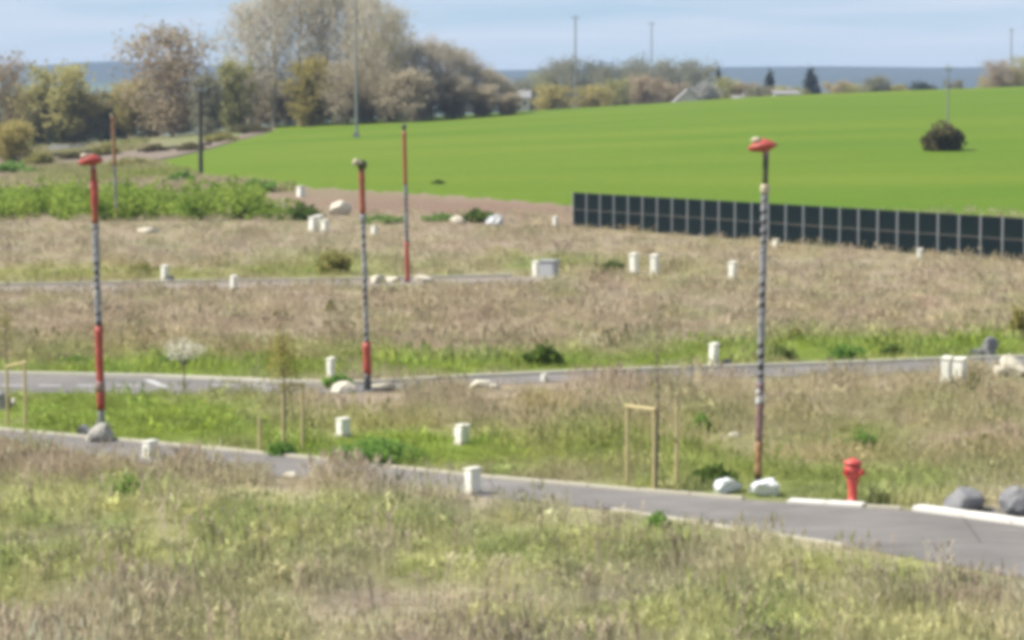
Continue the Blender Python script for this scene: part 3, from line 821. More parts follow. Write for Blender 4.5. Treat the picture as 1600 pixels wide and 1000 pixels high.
lm('l_tall', (0.506, 0.454, 0.333), (0.644, 0.598, 0.460), .45, .25)
lm('l_brown', (0.345, 0.282, 0.184), (0.494, 0.402, 0.270), .45, .25)
lm('l_olive', (0.380, 0.329, 0.114), (0.506, 0.443, 0.177), .45, .3)
lm('l_row', (0.391, 0.339, 0.236), (0.552, 0.494, 0.356), .45, .3)
lm('l_yellow', (0.34, 0.29, 0.08), (0.42, 0.37, 0.14), .3, .5)
lm('l_green', (0.392, 0.367, 0.139), (0.531, 0.488, 0.209), .3, .3)
lm('l_dark', (0.065, 0.085, 0.075), (0.11, 0.13, 0.095), .2, .3)
lm('l_grey', (0.23, 0.235, 0.155), (0.34, 0.325, 0.22), .45, .2)
lm('l_lime', (0.352, 0.352, 0.143), (0.462, 0.451, 0.209), .3, .3)

# left edge group
tree('round', 1, -8, 252, 84, 96, 'l_brown', 'brown tree cut by the edge of the picture, beside the railway')
tree('shrubby', 1, 18, 258, 190, 70, 'l_olive', 'low olive bush under the brown tree beside the railway', cat='bush', name='bush')
tree('shrubby', 2, 98, 216, 108, 100, 'l_green', 'yellowish green rounded tree behind the pale parapet')
tree('shrubby', 3, 52, 226, 135, 60, 'l_green', 'small green tree between the brown edge tree and the parapet')
tree('shrubby', 4, 140, 216, 150, 56, 'l_olive', 'olive bush behind the end of the pale parapet', cat='bush', name='bush')
tree('round', 2, 268, 214, 42, 152, 'l_brown', 'big round brown budding tree standing apart from the tall poplars', k=4200)
tree('shrubby', 5, 212, 214, 128, 70, 'l_olive', 'olive bush under the near side of the big round brown tree', cat='bush', name='bush')
tree('shrubby', 6, 322, 212, 120, 50, 'l_grey', 'grey bush between the big round tree and the poplars', cat='bush', name='bush')
tree('shrubby', 2, 365, 206, 100, 60, 'l_lime', 'pale green bush at the foot of the first poplar', cat='bush', name='bush')
for px, row, top, wp, lf, var, lab in (
        (30, 222, 150, 60, 'l_green', 4, 'pale green bush behind the edge of the railway'), (78, 220, 158, 60, 'l_olive', 1, 'low olive bush filling the gap behind the pale parapet'),
        (120, 219, 162, 56, 'l_green', 5, 'low yellowish bush beside the rounded yellowish tree'), (172, 217, 146, 60, 'l_grey', 6, 'grey green bush between the rounded tree and the big brown tree'),
        (196, 216, 160, 50, 'l_green', 2, 'low yellowish bush under the edge of the big brown tree'), (240, 215, 158, 60, 'l_olive', 3, 'olive undergrowth bush at the foot of the big brown tree'),
        (288, 214, 160, 56, 'l_grey', 1, 'grey undergrowth bush at the foot of the big brown tree'), (340, 211, 150, 54, 'l_green', 6, 'pale yellowish bush in the gap before the poplars')):
    tree('shrubby', var, px, row, top, wp, lf, lab, 'bushes along the railway', cat='bush', name='bush', Y=440)
# tall bare poplars
for px, row, top, wp, var, lab in (
        (392, 202, -6, 100, 1, 'slender bare poplar at the outer end of the tall stand'),
        (428, 200, -44, 92, 2, 'tall bare poplar second from the outer end of the stand'),
        (468, 198, -60, 96, 3, 'tallest pale poplar above the yellow bush'),
        (506, 196, -52, 92, 1, 'tall pale poplar beside the power pole'),
        (545, 194, -48, 96, 2, 'tall poplar directly behind the power pole'),
        (582, 193, -26, 96, 3, 'bare poplar rising above the olive tree'),
        (612, 192, 4, 84, 1, 'shorter bare poplar at the field end of the tall stand')):
    tree('poplar', var, px, row, top, wp, 'l_tall', lab, 'tall bare poplars behind the field', bark='palebark', k=3000)
tree('shrubby', 3, 482, 199, 96, 70, 'l_yellow', 'yellow leafed bush in front of the poplars', cat='bush', name='bush')
tree('round', 3, 596, 192, 44, 96, 'l_olive', 'dense olive green tree in front of the poplars', Y=418)
tree('round', 4, 545, 196, 96, 80, 'l_row', 'low brown tree between the yellow bush and the olive tree')
for px, wp, top, var, lab in ((384, 54, 140, 3, 'brown thicket shrub at the outer end of the poplars'), (430, 60, 138, 5, 'brown thicket shrub between the outer poplars'), (486, 60, 146, 1, 'low brown thicket shrub in front of the yellow bush'), (566, 64, 140, 2, 'brown thicket shrub below the olive tree by the power pole'), (606, 60, 140, 4, 'brown thicket shrub in front of the olive tree'), (408, 60, 122, 1, 'brown thicket shrub under the outer poplar'), (450, 60, 130, 2, 'brown thicket shrub below the yellow bush'), (520, 70, 128, 4, 'brown thicket shrub near the foot of the power pole'), (640, 70, 112, 5, 'brown thicket shrub under the olive tree')):
    tree('shrubby', var, px, 199 - (px - 400) * .03, top, wp, 'l_row', lab, 'thicket under the poplars', cat='bush', name='bush')
# row of bare trees running down to the field crest
for i, (px, row, top, wp) in enumerate(((646, 189, 62, 62), (672, 187, 54, 56), (698, 186, 62, 56), (722, 184, 72, 54), (744, 183, 92, 46), (764, 181, 104, 44), (782, 180, 116, 40), (797, 179, 134, 30))):
    lab = ['bare brown tree next to the olive tree, first of the descending row', 'tallest bare tree of the descending row', 'third bare tree of the descending row from the olive tree', 'bare tree in the middle of the descending row', 'bare tree just past the middle of the descending row', 'short bare tree near the low end of the descending row', 'small bare tree last but one in the descending row', 'smallest bare tree at the low end of the descending row'][i]
    tree('poplar', i % 3 + 1, px, row, top, wp * 1.15, 'l_row', lab, 'row of bare trees at the edge of the field', k=2400, name='tree')
    if i % 2 == 0:
        tree('bare', i % 3 + 1, px + 12, row + .5, top + (row - top) * .45, wp * 1.1, 'l_row', ['brown scrub under the first bare tree of the descending row', '', 'brown scrub under the third bare tree of the descending row', '', 'brown scrub under the shorter bare trees of the row', '', 'brown scrub at the low end of the descending row'][i], 'scrub below the row of bare trees', cat='bush', name='bush')

# village trees beyond the crest
VIL = [
    ('shrubby', 1150, 136, 40, 'l_olive', 'low olive bush beside the yellow green tree on the skyline'), ('shrubby', 1182, 136, 44, 'l_grey', 'low grey bush before the dark blue conifer'), ('shrubby', 1340, 134, 44, 'l_lime', 'low pale bush past the orange tinted tree'), ('shrubby', 1215, 138, 40, 'l_brown', 'low brown bush touching the dark blue conifer'), ('round', 806, 128, 44, 'l_grey', 'low grey tree behind the smallest tree of the descending row'), ('round', 958, 102, 60, 'l_grey', 'grey tree behind the pale blossoming village tree'),
    ('round', 822, 122, 46, 'l_grey', 'grey tree next to the low end of the bare row'), ('round', 846, 112, 60, 'l_lime', 'lime green tree below the first village pole'),
    ('round', 872, 94, 70, 'l_grey', 'tall grey tree just before the first far pole'), ('round', 905, 92, 70, 'l_grey', 'tall grey green tree behind the first far pole'),
    ('round', 938, 96, 64, 'l_dark', 'dark tree between the two far poles'), ('shrubby', 965, 126, 40, 'l_lime', 'pale blossoming tree in front of the dark village trees'),
    ('round', 990, 92, 66, 'l_grey', 'grey tree in front of the second far pole'), ('shrubby', 1005, 122, 60, 'l_brown', 'brown low tree under the second far pole'),
    ('round', 1030, 95, 70, 'l_grey', 'grey crowned tree just past the second far pole'), ('round', 1066, 94, 80, 'l_grey', 'broad grey tree above the pale gabled house'),
    ('round', 1096, 100, 60, 'l_grey', 'greenish tree above the eave of the pale gabled house'), ('shrubby', 1040, 132, 60, 'l_brown', 'brown low tree before the pale gabled house'),
    ('conifer', 1122, 104, 18, 'l_dark', 'narrow dark conifer beside the pale house'), ('shrubby', 1136, 124, 50, 'l_lime', 'yellow green tree past the narrow conifer'),
    ('shrubby', 1104, 130, 40, 'l_cream', 'whitish blossoming tree behind the pale house'), ('shrubby', 1165, 132, 44, 'l_brown', 'brown low tree between the two conifers'),
    ('conifer', 1202, 108, 34, 'l_dark', 'dark blue conifer standing before the far hills'), ('conifer', 1268, 104, 46, 'l_dark', 'broad dark conifer above the white wall'),
    ('shrubby', 1232, 136, 50, 'l_lime', 'yellow green bushy tree between the dark conifers'), ('shrubby', 1312, 130, 50, 'l_orange', 'orange tinted low tree past the broad conifer'),
    ('shrubby', 1368, 122, 44, 'l_grey', 'grey bushy tree on the bare stretch of skyline'), ('shrubby', 1400, 134, 40, 'l_green', 'low green bush on the bare stretch of skyline'),
    ('shrubby', 1442, 130, 60, 'l_dark', 'dark flat bush on the skyline near the lone field pole'), ('shrubby', 1492, 128, 34, 'l_grey', 'small grey bush on the skyline behind the lone field pole'),
    ('round', 1560, 94, 60, 'l_brown', 'brown tree at the end of the skyline before the tree at the edge'), ('round', 1604, 88, 60, 'l_green', 'greenish tree cut by the edge of the picture on the skyline'),
    ('shrubby', 1550, 122, 50, 'l_lime', 'pale green bush below the brown skyline tree'), ('shrubby', 862, 136, 60, 'l_olive', 'olive bush in front of the tall grey village trees'), ('shrubby', 925, 136, 60, 'l_olive', 'low olive bush between the two far poles'),
]
lm('l_cream', (0.38, 0.38, 0.33), (0.5, 0.5, 0.46), .3, .3)
lm('l_orange', (0.40, 0.33, 0.16), (0.46, 0.40, 0.22), .3, .3)
for i, (kd, px, top, wp, lf, lab) in enumerate(VIL):
    Y = random.uniform(640, 800) if px < 1500 else 560
    if kd == 'shrubby': Y = random.uniform(540, 620)
    tree(kd, i % 4 + 1, px, 160, top, wp, lf, lab, 'village trees beyond the field', Y=Y, k=2400)

# ------------------------------------------------------------------ village houses
def house(px, eave, top, wpx, Y, roofm, label, rz=0.0, gable=True):
    c = AT(px, eave, Y); gz = float(ground_z(c.x, Y)); s = F / Y
    W, He, Hr, D = wpx / s, c.z - gz, (eave - top) / s, 9.0
    t = thing('house', (c.x, Y, gz), label, 'house', 'village houses beyond the field', rz)
    mb = MB(); mb.box(0, D / 2, He / 2 - .25, W, D, He + .5)
    if gable:
        mb.add([(-W / 2, 0, He), (W / 2, 0, He), (0, 0, He + Hr - .12), (-W / 2, D, He), (W / 2, D, He), (0, D, He + Hr - .12)], [(0, 1, 2), (4, 3, 5), (0, 2, 5, 3), (1, 4, 5, 2)])
    mb.build('wall', M['wall'], t)
    o = .45; rf = MB()
    if gable:
        for sg in (-1, 1):
            a = [(0, -o, He + Hr), (0, D + o, He + Hr), (sg * (W / 2 + o), D + o, He - o * 2 * Hr / W), (sg * (W / 2 + o), -o, He - o * 2 * Hr / W)]
            rf.add(a + [(x, y_, z - .2) for x, y_, z in a], [(0, 1, 2, 3), (7, 6, 5, 4), (0, 3, 7, 4), (1, 5, 6, 2), (3, 2, 6, 7)])
    else:
        for sg in (0, 1):
            yb = -o if sg == 0 else D + o
            a = [(-W / 2 - o, yb, He - .1), (W / 2 + o, yb, He - .1), (W / 2 + o, D / 2, He + Hr), (-W / 2 - o, D / 2, He + Hr)]
            rf.add(a + [(x, y_, z - .2) for x, y_, z in a], [(0, 1, 2, 3), (7, 6, 5, 4), (0, 4, 5, 1), (1, 5, 6, 2), (3, 7, 4, 0)])
    r_ = rf.build('roof', roofm, t)
    ch = MB(); ch.box(W * .22, D * .5, He + Hr * .9, .6, .6, 1.4); ch.build('chimney', M['wall'], r_)
    for x in (-.25, .25):
        wn = MB(); wn.box(W * x, -.03, He - 1.3, 1.1, .12, 1.25); f = wn.build('window', M['cream'], t)
        pn = MB(); pn.box(W * x, -.1, He - 1.3, .9, .05, 1.05); pn.build('pane', M['dark_glass'], f)
    return t
house(1076, 157, 139, 40, 520, M['roof_pale'], 'pale gabled house half hidden by the crest of the field')
house(1230, 146, 141, 34, 540, M['roof_pale'], 'long low white house under the broad dark conifer', gable=False)
house(1160, 154, 149, 22, 560, M['roof_pale'], 'small pale building just peeping over the field crest', gable=False)
house(812, 152, 141, 30, 600, M['roof_pale'], 'white house end next to the low end of the bare tree row', gable=False)

# ------------------------------------------------------------------ poles
def pole(px, row, top, d0, d1, m, label, arm=0.0, p=None, foot=False, name='utility_pole', extra=0.0):
    p = p or GT(px, row)
    h = AT(px, top, p.y).z - p.z + extra
    t = thing(name, p, label, 'pole')
    mb = MB(); mb.tube([(0, 0, -.4), (0, 0, h * .5), (0, 0, h)], [d0 / 2, (d0 + d1) / 4, d1 / 2], 10); mb.build('shaft', m, t)
    if arm:
        a = MB(); a.box(0, -d1 / 2 - .07, h - .5, arm, .12, .14); ar = a.build('crossarm', M['steel'], t)
        for x in (-.45, 0, .45):
            i_ = MB(); i_.lathe([(.03, 0), (.07, .05), (.05, .1), (.07, .15), (.03, .22)], 8, (x * arm, -d1 / 2 - .07, h - .425)); i_.build('insulator', M['greybox'], ar)
    if foot:
        fo = MB(); fo.box(0, 0, .2, .9, .9, 1.0, .8); fo.build('footing', M['concrete'], t)
    return t, p, h
pole(314, 276, 132, .42, .3, M['creosote'], 'dark wooden pole standing at the corner of the green field', 1.2)
_, pA, hA = pole(557, 216, -40, .34, .22, M['concrete'], 'tall grey concrete power pole in front of the poplars, top out of view', 3.0, foot=True)
def far_pt(px, row, Y):
    a = AT(px, row, Y); return Vector((a.x, Y, float(ground_z(a.x, Y))))
_, pB, hB = pole(899, 90, 24, .42, .3, M['concrete'], 'taller of the two grey poles above the village trees', 2.0, far_pt(899, 90, 560))
_, pC, hC = pole(1018, 90, 34, .36, .26, M['concrete'], 'paler and shorter of the two poles above the village trees', 2.0, far_pt(1018, 90, 640))
pole(1480, 226, 100, .2, .13, M['concrete'], 'thin grey pole rising out of the lone bush in the green field', 0.8)
pole(1580, 90, 44, .34, .26, M['concrete'], 'faint grey pole above the skyline trees', 1.2, far_pt(1580, 90, 600))

# ------------------------------------------------------------------ lamp posts wrapped in film
def lamp_post(px, row, top, toppx, segs, head, label, d=.115):
    """segs: (row from, row to, material, diameter) as seen, from the top down"""
    p = G(px, row); s = ppm(p)
    h = AT(px, top, p.y).z
    lx = (toppx - px) / s
    t = thing('lamp_post', p, label, 'lamp post', 'lamp posts wrapped in film')
    at_ = lambda z: Vector((lx * z / h, 0, z))
    mb = MB(); mb.tube([at_(-.1), at_(h * .5), at_(h - .06)], [d / 2, d * .42, d * .34], 12); mb.build('shaft', M['darkgrey'], t, True)
    zz = lambda r_: AT(px, r_, p.y).z
    for r0, r1, m, wd, nm in segs:
        z1, z0 = zz(r0), max(zz(r1), .02)
        if nm in ('strip', 'ring'):                       # film wound round the shaft in a loose spiral
            mb = MB(); z = z0; a = 0; ring = []
            while z < z1:
                w_ = max(.02, (.125 if nm == 'strip' else .03) + .045 * math.sin(z * 5.3 + wd * 50) + .05 * (random.random() - .5))
                rr = wd / 2 * random.uniform(.97, 1.08)
                c = at_(z)
                ring.append(((c.x + rr * math.cos(a), rr * math.sin(a), z), (c.x + rr * math.cos(a), rr * math.sin(a), z + w_)))
                a += .55; z += .0155
            v = [q for pr in ring for q in pr]
            mb.add(v, [(2 * i, 2 * i + 2, 2 * i + 3, 2 * i + 1) for i in range(len(ring) - 1)])
            mb.build('film_strip', M[m], t)
        else:
            k = max(3, int((z1 - z0) / .12)); mb = MB()
            pts = [at_(z0 + (z1 - z0) * i / k) for i in range(k + 1)]
            mb.tube(pts, [wd / 2 * random.uniform(.92, 1.1) for _ in pts], 12, .05); mb.build(nm, M[m], t, True)
    c = at_(h)
    if head == 'dish':
        mb = MB(); n_ = 20; prof = [(.0, -.085), (.10, -.08), (.22, -.035), (.27, .0), (.24, .04), (.13, .085), (.0, .10)]
        v, f = [], []
        for r_, z in prof:
            for k in range(n_):
                a = 2 * math.pi * k / n_
                v.append((c.x - .06 + r_ * 1.0 * math.cos(a) * random.uniform(.86, 1.08), r_ * .8 * math.sin(a) * random.uniform(.9, 1.08), h - .06 + z * 1.15 - .22 * r_ * max(0, -math.cos(a)) + random.uniform(-.016, .016)))
        for i in range(len(prof) - 1):
            for k in range(n_): f.append((i * n_ + k, i * n_ + (k + 1) % n_, (i + 1) * n_ + (k + 1) % n_, (i + 1) * n_ + k))
        mb.add(v, f); mb.build('lamp_head', M['red'], t, True)
        mb = MB(); mb.lathe([(.0, -.05), (.08, -.03), (.10, .01), (.06, .05), (.0, .06)], 10, (c.x - .17, -.04, h + .03)); mb.build('film_knot', M['knob'], t, True)
        mb = MB(); mb.tube([at_(h - .3), at_(h - .1)], [d * .45, d * .55], 10); mb.build('collar', M['plum'], t)
    elif head == 'ball':
        mb = MB(); mb.lathe([(.0, -.13), (.09, -.10), (.125, .0), (.09, .09), (.0, .12)], 12, (c.x + .02, 0, h - .11)); mb.build('lamp_head', M['olive_metal'], t, True)
        mb = MB(); mb.lathe([(.0, -.09), (.07, -.06), (.09, .0), (.05, .07), (.0, .09)], 10, (c.x - .12, -.05, h - .05)); mb.build('film_knot', M['knob'], t, True)
    else:
        mb = MB(); mb.lathe([(.05, -.22), (.085, -.18), (.09, -.04), (.05, .0)], 12, (c.x, 0, h)); mb.build('lamp_head', M['darkgrey'], t, True)
    # steel foot plate with anchor bolts
    mb = MB(); mb.box(0, 0, .03, .3, .3, .03); fp = mb.build('foot_plate', M['steel'], t)
    for a, b_ in ((-1, -1), (1, -1), (1, 1), (-1, 1)):
        q = MB(); q.lathe([(.02, 0), (.02, .06), (.008, .07)], 6, (a * .11, b_ * .11, .045)); q.build('anchor_bolt', M['steel'], fp)
    return t
lamp_post(1184, 770, 222, 1193, [(240, 292, 'olive_metal', .10, 'upper_sleeve'), (288, 302, 'knob', .16, 'film_collar'), (302, 612, 'greyfilm', .12, 'strip'), 
          (598, 612, 'plum', .15, 'tape_band'), (612, 690, 'plum', .13, 'lower_sleeve'), (608, 640, 'film', .145, 'strip'), (690, 745, 'rust', .135, 'torn_sleeve')], 'dish', 'tall grey lamp post with red head beside the fence, white heap at its foot')
lamp_post(159, 668, 246, 151, [(264, 350, 'red_dull', .14, 'upper_sleeve'), (280, 330, 'red', .155, 'strip'), (350, 512, 'greyfilm', .15, 'strip'), (350, 512, 'film', .142, 'strip'), (510, 640, 'red', .17, 'lower_sleeve'), (596, 612, 'plum', .18, 'tape_band'), (638, 664, 'greyfilm', .15, 'torn_sleeve')],
          'dish', 'red and grey lamp post with red head standing in a stone mound')
lamp_post(575, 612, 250, 566, [(264, 335, 'red_dull', .135, 'upper_sleeve'), (335, 348, 'greyfilm', .15, 'film_collar'), (345, 540, 'greyfilm', .112, 'strip'), (378, 424, 'film', .122, 'ring'), (535, 584, 'red', .19, 'lower_sleeve'), (584, 612, 'darkgrey', .17, 'torn_sleeve')],
          'ball', 'striped black and white lamp post with small dark head and red foot')
lamp_post(637, 442, 194, 632, [(205, 290, 'red_dull', .15, 'upper_sleeve'), (290, 380, 'greyfilm', .16, 'strip'), (290, 380, 'plum', .145, 'strip'), (378, 440, 'red', .17, 'lower_sleeve')],
          'cap', 'thin red lamp post between far lane and soil bank, without a dish')
lamp_post(182, 346, 178, 178, [(182, 258, 'rust', .22, 'upper_sleeve'), (258, 330, 'greyfilm', .17, 'strip'), (310, 345, 'rust', .16, 'lower_sleeve')],
          'cap', 'faint farthest lamp post rising out of the brambles')

# ------------------------------------------------------------------ long fence of dark panels
FA, FB = G(896, 353.5), G(1602, 410)
dirF = (FB - FA); LEN = dirF.length; dirF.normalize()
NB = 29; PIT = LEN / 26.0
ft = thing('panel_fence', FA, 'long dark fence of framed panels along the green field', 'fence', rz=math.atan2(dirF.y, dirF.x))
FH = 1.93
post = MB().box(0, 0, FH / 2 - .15, .075, .09, FH + .34).mesh('post', M['steel'])
pan = MB()
pw, ph = PIT - .085, FH / 2 - .05
pan.box(0, 0, 0, pw, .035, ph).box(0, -.0195, ph / 2 - .015, pw, .008, .03).box(0, -.0195, -ph / 2 + .015, pw, .008, .03)
pan_me = pan.mesh('panel', M['panel'])
rail_me = MB().box(0, 0, 0, PIT - .08, .05, .03).mesh('rail', M['rail'])
for i in range(NB + 1):
    link('post', post, ft, (i * PIT, 0, 0))
    if i < NB:
        for z in (ph / 2 + .03, FH - ph / 2 - .02): link('panel', pan_me, ft, (i * PIT + PIT / 2, random.uniform(-.008, .008), z))
        link('rail', rail_me, ft, (i * PIT + PIT / 2, 0, FH / 2 + .005))
        link('rail', rail_me, ft, (i * PIT + PIT / 2, 0, FH + .002))

# ------------------------------------------------------------------ white service posts and boxes
def box_post(px, row, top, wpx, label, rz=-.9, grp='white service posts on the lots', dm='white', depth=None, name='service_post', cat='post'):
    p = G(px, row); s = ppm(p); h, wd = (row - top) / s, wpx / s / 1.2
    dp = depth or wd * .9
    t = thing(name, p, label, cat, grp, rz + random.uniform(-.2, .2))
    t.rotation_euler[0], t.rotation_euler[1] = random.uniform(-.05, .05), random.uniform(-.05, .05)
    mb = MB(); mb.box(0, 0, h * .44 - .06, wd, dp, h * .88 + .12); mb.build('body', M[dm], t)
    pl = MB(); pl.box(0, 0, .02, wd * 1.25, dp * 1.25, .09); pl.build('plinth', M['grey_kerb'], t)
    cp = MB(); a, b_ = wd * .58, dp * .6
    cp.add([(-a, -b_, h * .88), (a, -b_, h * .88), (a, b_, h * .88), (-a, b_, h * .88), (-a, -b_, h * .95), (a, -b_, h * .95), (a * .9, b_, h), (-a * .9, b_, h)],
           [(3, 2, 1, 0), (4, 5, 6, 7), (0, 1, 5, 4), (1, 2, 6, 5), (2, 3, 7, 6), (3, 0, 4, 7)])
    cp.build('cap', M['cream'] if dm == 'white' else M[dm], t)
    dr = MB(); dr.box(0, -dp / 2 - .006, h * .47, wd * .8, .012, h * .62); d_ = dr.build('door', M[dm], t)
    lk = MB(); lk.lathe([(.012, 0), (.012, .006)], 8, (0, 0, 0)); lo_ = lk.build('lock', M['darkgrey'], d_, loc=(wd * .28, -dp / 2 - .012, h * .47)); lo_.rotation_euler[0] = math.pi / 2
    return t
for px, row, top, wp, rz, lab in (
        (235, 716, 687, 22, -.9, 'white post standing before the near road kerb, beyond the dry grass'),
        (739, 772, 729, 24, -1.1, 'tallest white post at the front edge of the near road'),
        (536, 682, 652, 20, -.9, 'white post with dark side in the grass below the striped lamp post'),
        (722, 694, 662, 20, -.9, 'white post on the verge just above the near road, with a dark side'),
        (518, 590, 558, 13, -.8, 'slim white post beside the striped lamp post on the verge'),
        (1115, 573, 535, 14, -.7, 'white post on the verge beyond the middle road, near the tall lamp post'),
        (991, 428, 395, 13, -.6, 'first of two tall white posts in the dry lot before the fence'),
        (1023, 429, 397, 13, -.6, 'second of two tall white posts, nearer the lone short one'),
        (1144, 436, 408, 12, -.7, 'lone white post in the dry lot below the fence'),
        (838, 433, 407, 11, -.6, 'white post touching the grey box in the far lot'),
        (258, 438, 414, 11, -.7, 'white post with dark slab beside the far lane kerb'),
        (366, 452, 430, 11, -.7, 'white post in front of the far lane kerb'),
        (489, 361, 338, 13, -.6, 'nearer white post of the arched pair below the brambles'),
        (508, 364, 343, 11, -.6, 'outer white post of the arched pair below the brambles'),
        (585, 367, 352, 9, -.6, 'small white post behind the striped lamp post'),
        (470, 314, 290, 12, -.8, 'white post on the soil bank above the brambles'),
        (868, 353, 338, 8, -.6, 'small pale post at the open end of the dark fence'),
        (1213, 387, 373, 10, -.6, 'small white post against the fence by the tall lamp post'),
        (1437, 404, 388, 10, -.6, 'small white post against the fence, farther along'),
        (851, 597, 584, 10, -.6, 'short white stub in front of the middle road'),
        (713, 683, 668, 8, -.6, 'tiny white stub on the verge above the near road'),
        (1479, 596, 556, 17, -.5, 'taller white post of the pair by the pale rock pile'),
        (1500, 592, 558, 22, -.5, 'wide white box of the pair by the pale rock pile')):
    box_post(px, row, top, wp, lab, rz)
box_post(858, 434, 405, 28, 'grey service box beside a white post in the far lot', -.25, None, 'greybox', name='service_box', cat='box')
box_post(498, 346, 336, 14, 'small white box bridging behind the arched pair of posts', -.5, None, name='service_box', cat='box')

# ------------------------------------------------------------------ fire hydrant
p = G(1332, 787); s = ppm(p); H = 72 / s
t = thing('fire_hydrant', p, 'red fire hydrant on the kerb of the near road', 'hydrant')
k = H / .80
MB().lathe([(.14 * k, 0), (.14 * k, .03 * k), (.085 * k, .05 * k), (.08 * k, .18 * k), (.095 * k, .36 * k), (.11 * k, .44 * k), (.115 * k, .47 * k), (.07 * k, .50 * k)], 18).build('barrel', M['hydrant'], t, True)
MB().lathe([(.115 * k, .47 * k), (.15 * k, .50 * k), (.155 * k, .60 * k), (.15 * k, .66 * k), (.12 * k, .685 * k)], 18).build('valve_body', M['hydrant'], t, True)
MB().lathe([(.12 * k, .688 * k), (.165 * k, .70 * k), (.165 * k, .74 * k), (.10 * k, .775 * k), (.045 * k, .78 * k), (.04 * k, .81 * k), (.0, .812 * k)], 18).build('bonnet', M['hydrant'], t, True)
for ang in (-2.3, -.8, math.pi / 2):
    q = MB(); q.tube([(math.cos(ang) * .12 * k, math.sin(ang) * .12 * k, .57 * k), (math.cos(ang) * .21 * k, math.sin(ang) * .21 * k, .57 * k)], [.05 * k, .05 * k], 12)
    o = q.build('outlet', M['hydrant'], t)
    q = MB(); q.tube([(math.cos(ang) * .205 * k, math.sin(ang) * .205 * k, .57 * k), (math.cos(ang) * .235 * k, math.sin(ang) * .235 * k, .57 * k)], [.062 * k, .055 * k], 6); q.build('outlet_cap', M['hydrant_dark'], o)
q = MB()
for i in range(8):
    a = i * math.pi / 4; q.lathe([(.012, 0), (.012, .03)], 6, (math.cos(a) * .118 * k, math.sin(a) * .118 * k, .03 * k))
tag(q.build('flange_bolts', M['hydrant_dark'], t), kind='stuff')

# ------------------------------------------------------------------ boulders, rocks, rubble
def rock(px, row, wpx, hpx, m, label, name='boulder', seed=0, cat='rock', group=None, cut=.35):
    p = GT(px, row) if row < 352 else G(px, row); s = ppm(p); wd, h = wpx / s, hpx / s
    rn = random.Random(seed * 17 + int(px))
    import bmesh
    bm = bmesh.new(); bmesh.ops.create_icosphere(bm, subdivisions=3, radius=1)
    planes = [(Vector((rn.gauss(0, 1), rn.gauss(0, 1), rn.gauss(.2, .8))).normalized(), rn.uniform(.45, .8)) for _ in range(12)]
    for v in bm.verts:
        c = v.co.copy()
        for nn_, d_ in planes:
            k_ = c.dot(nn_) - d_
            if k_ > 0: c -= nn_ * k_ * .97
        c += c.normalized() * (rn.uniform(-.03, .03) if m != 'white_sheet' else rn.uniform(-.11, .11))
        v.co = Vector((c.x * wd * .6, c.y * wd * .55, (c.z * .62 + cut) * h * .98))
    me = bpy.data.meshes.new(name); bm.to_mesh(me); bm.free(); me.materials.append(M[m])
    return tag(link(name, me, None, p, rn.uniform(0, .6)), label, cat, group)
rock(1500, 799, 66, 48, 'rock', 'dark grey boulder behind the white kerb past the hydrant', seed=1)
rock(1596, 807, 66, 54, 'rock', 'grey boulder cut by the edge of the picture behind the white kerb', seed=2)
rock(1546, 558, 34, 34, 'rock', 'dark pointed rock beyond the middle road', seed=3)
rock(1526, 558, 34, 20, 'rock', 'pale grey rock beside the dark pointed rock', seed=4)
rock(158, 688, 62, 30, 'mortar', 'grey stone mound round the foot of the red lamp post', seed=5)
rock(132, 680, 24, 18, 'rock', 'small dark stone next to the stone mound', seed=6)
rock(8, 640, 26, 34, 'rock', 'dark boulder at the edge of the picture near the bare sapling', seed=7)
rock(20, 634, 12, 16, 'pale_rock', 'small pale stone leaning on the dark boulder at the edge', seed=8)
rock(1585, 588, 50, 38, 'pale_rock', 'pale limestone heap beside the white boxes', seed=9)
rock(1562, 588, 30, 22, 'pale_rock', 'smaller limestone block in front of the pale heap', seed=10)
rock(530, 336, 36, 24, 'pale_rock', 'pale boulder on the bank behind the brambles', seed=11)
rock(777, 352, 30, 20, 'white_sheet', 'white slanting slab at the edge of the green field', seed=12)
rock(716, 350, 26, 14, 'pale_rock', 'sandy stone beside the dark bush at the field edge', seed=13)
rock(430, 330, 16, 16, 'pale_rock', 'pale stone showing in the end of the brambles', seed=14)
rock(445, 326, 12, 18, 'pale_rock', 'narrow pale stone behind the brambles', seed=15)
rock(592, 443, 30, 16, 'pale_rock', 'pale sandy stone on the far lane before the thin red lamp post', seed=16)
rock(612, 440, 24, 10, 'pale_rock', 'flat sandy stone touching the stone before the thin red lamp post', seed=17)
rock(662, 441, 28, 14, 'pale_rock', 'pale stone just past the foot of the thin red lamp post', seed=18)
rock(536, 613, 36, 20, 'pale_rock', 'pale stone on the middle road under the slim white post', seed=19)
rock(600, 610, 34, 18, 'pale_rock', 'pale stone at the foot of the striped lamp post', seed=20)
rock(750, 605, 34, 16, 'pale_rock', 'cream rubble stone on the middle road', seed=21)
rock(772, 608, 18, 12, 'pale_rock', 'small rubble stone beside the cream one on the middle road', seed=22)
rock(1134, 769, 48, 26, 'white_sheet', 'white heap of sheeting in front of the dark bush', name='sheeting_heap', cat='heap', seed=23)
rock(1200, 775, 44, 32, 'white_sheet', 'bright white heap at the foot of the tall lamp post', name='sheeting_heap', cat='heap', seed=24)
rock(235, 364, 34, 10, 'pale_rock', 'flat pale stone lying in the far dry lot', seed=25)
rock(264, 438, 22, 10, 'rock', 'dark slab at the foot of the white post by the far lane', seed=26)
rock(1148, 682, 16, 10, 'pale_rock', 'small pale stone in the meadow before the tall lamp post', seed=27)
rock(1136, 573, 18, 14, 'rock', 'grey stone beside the white post beyond the middle road', seed=28)
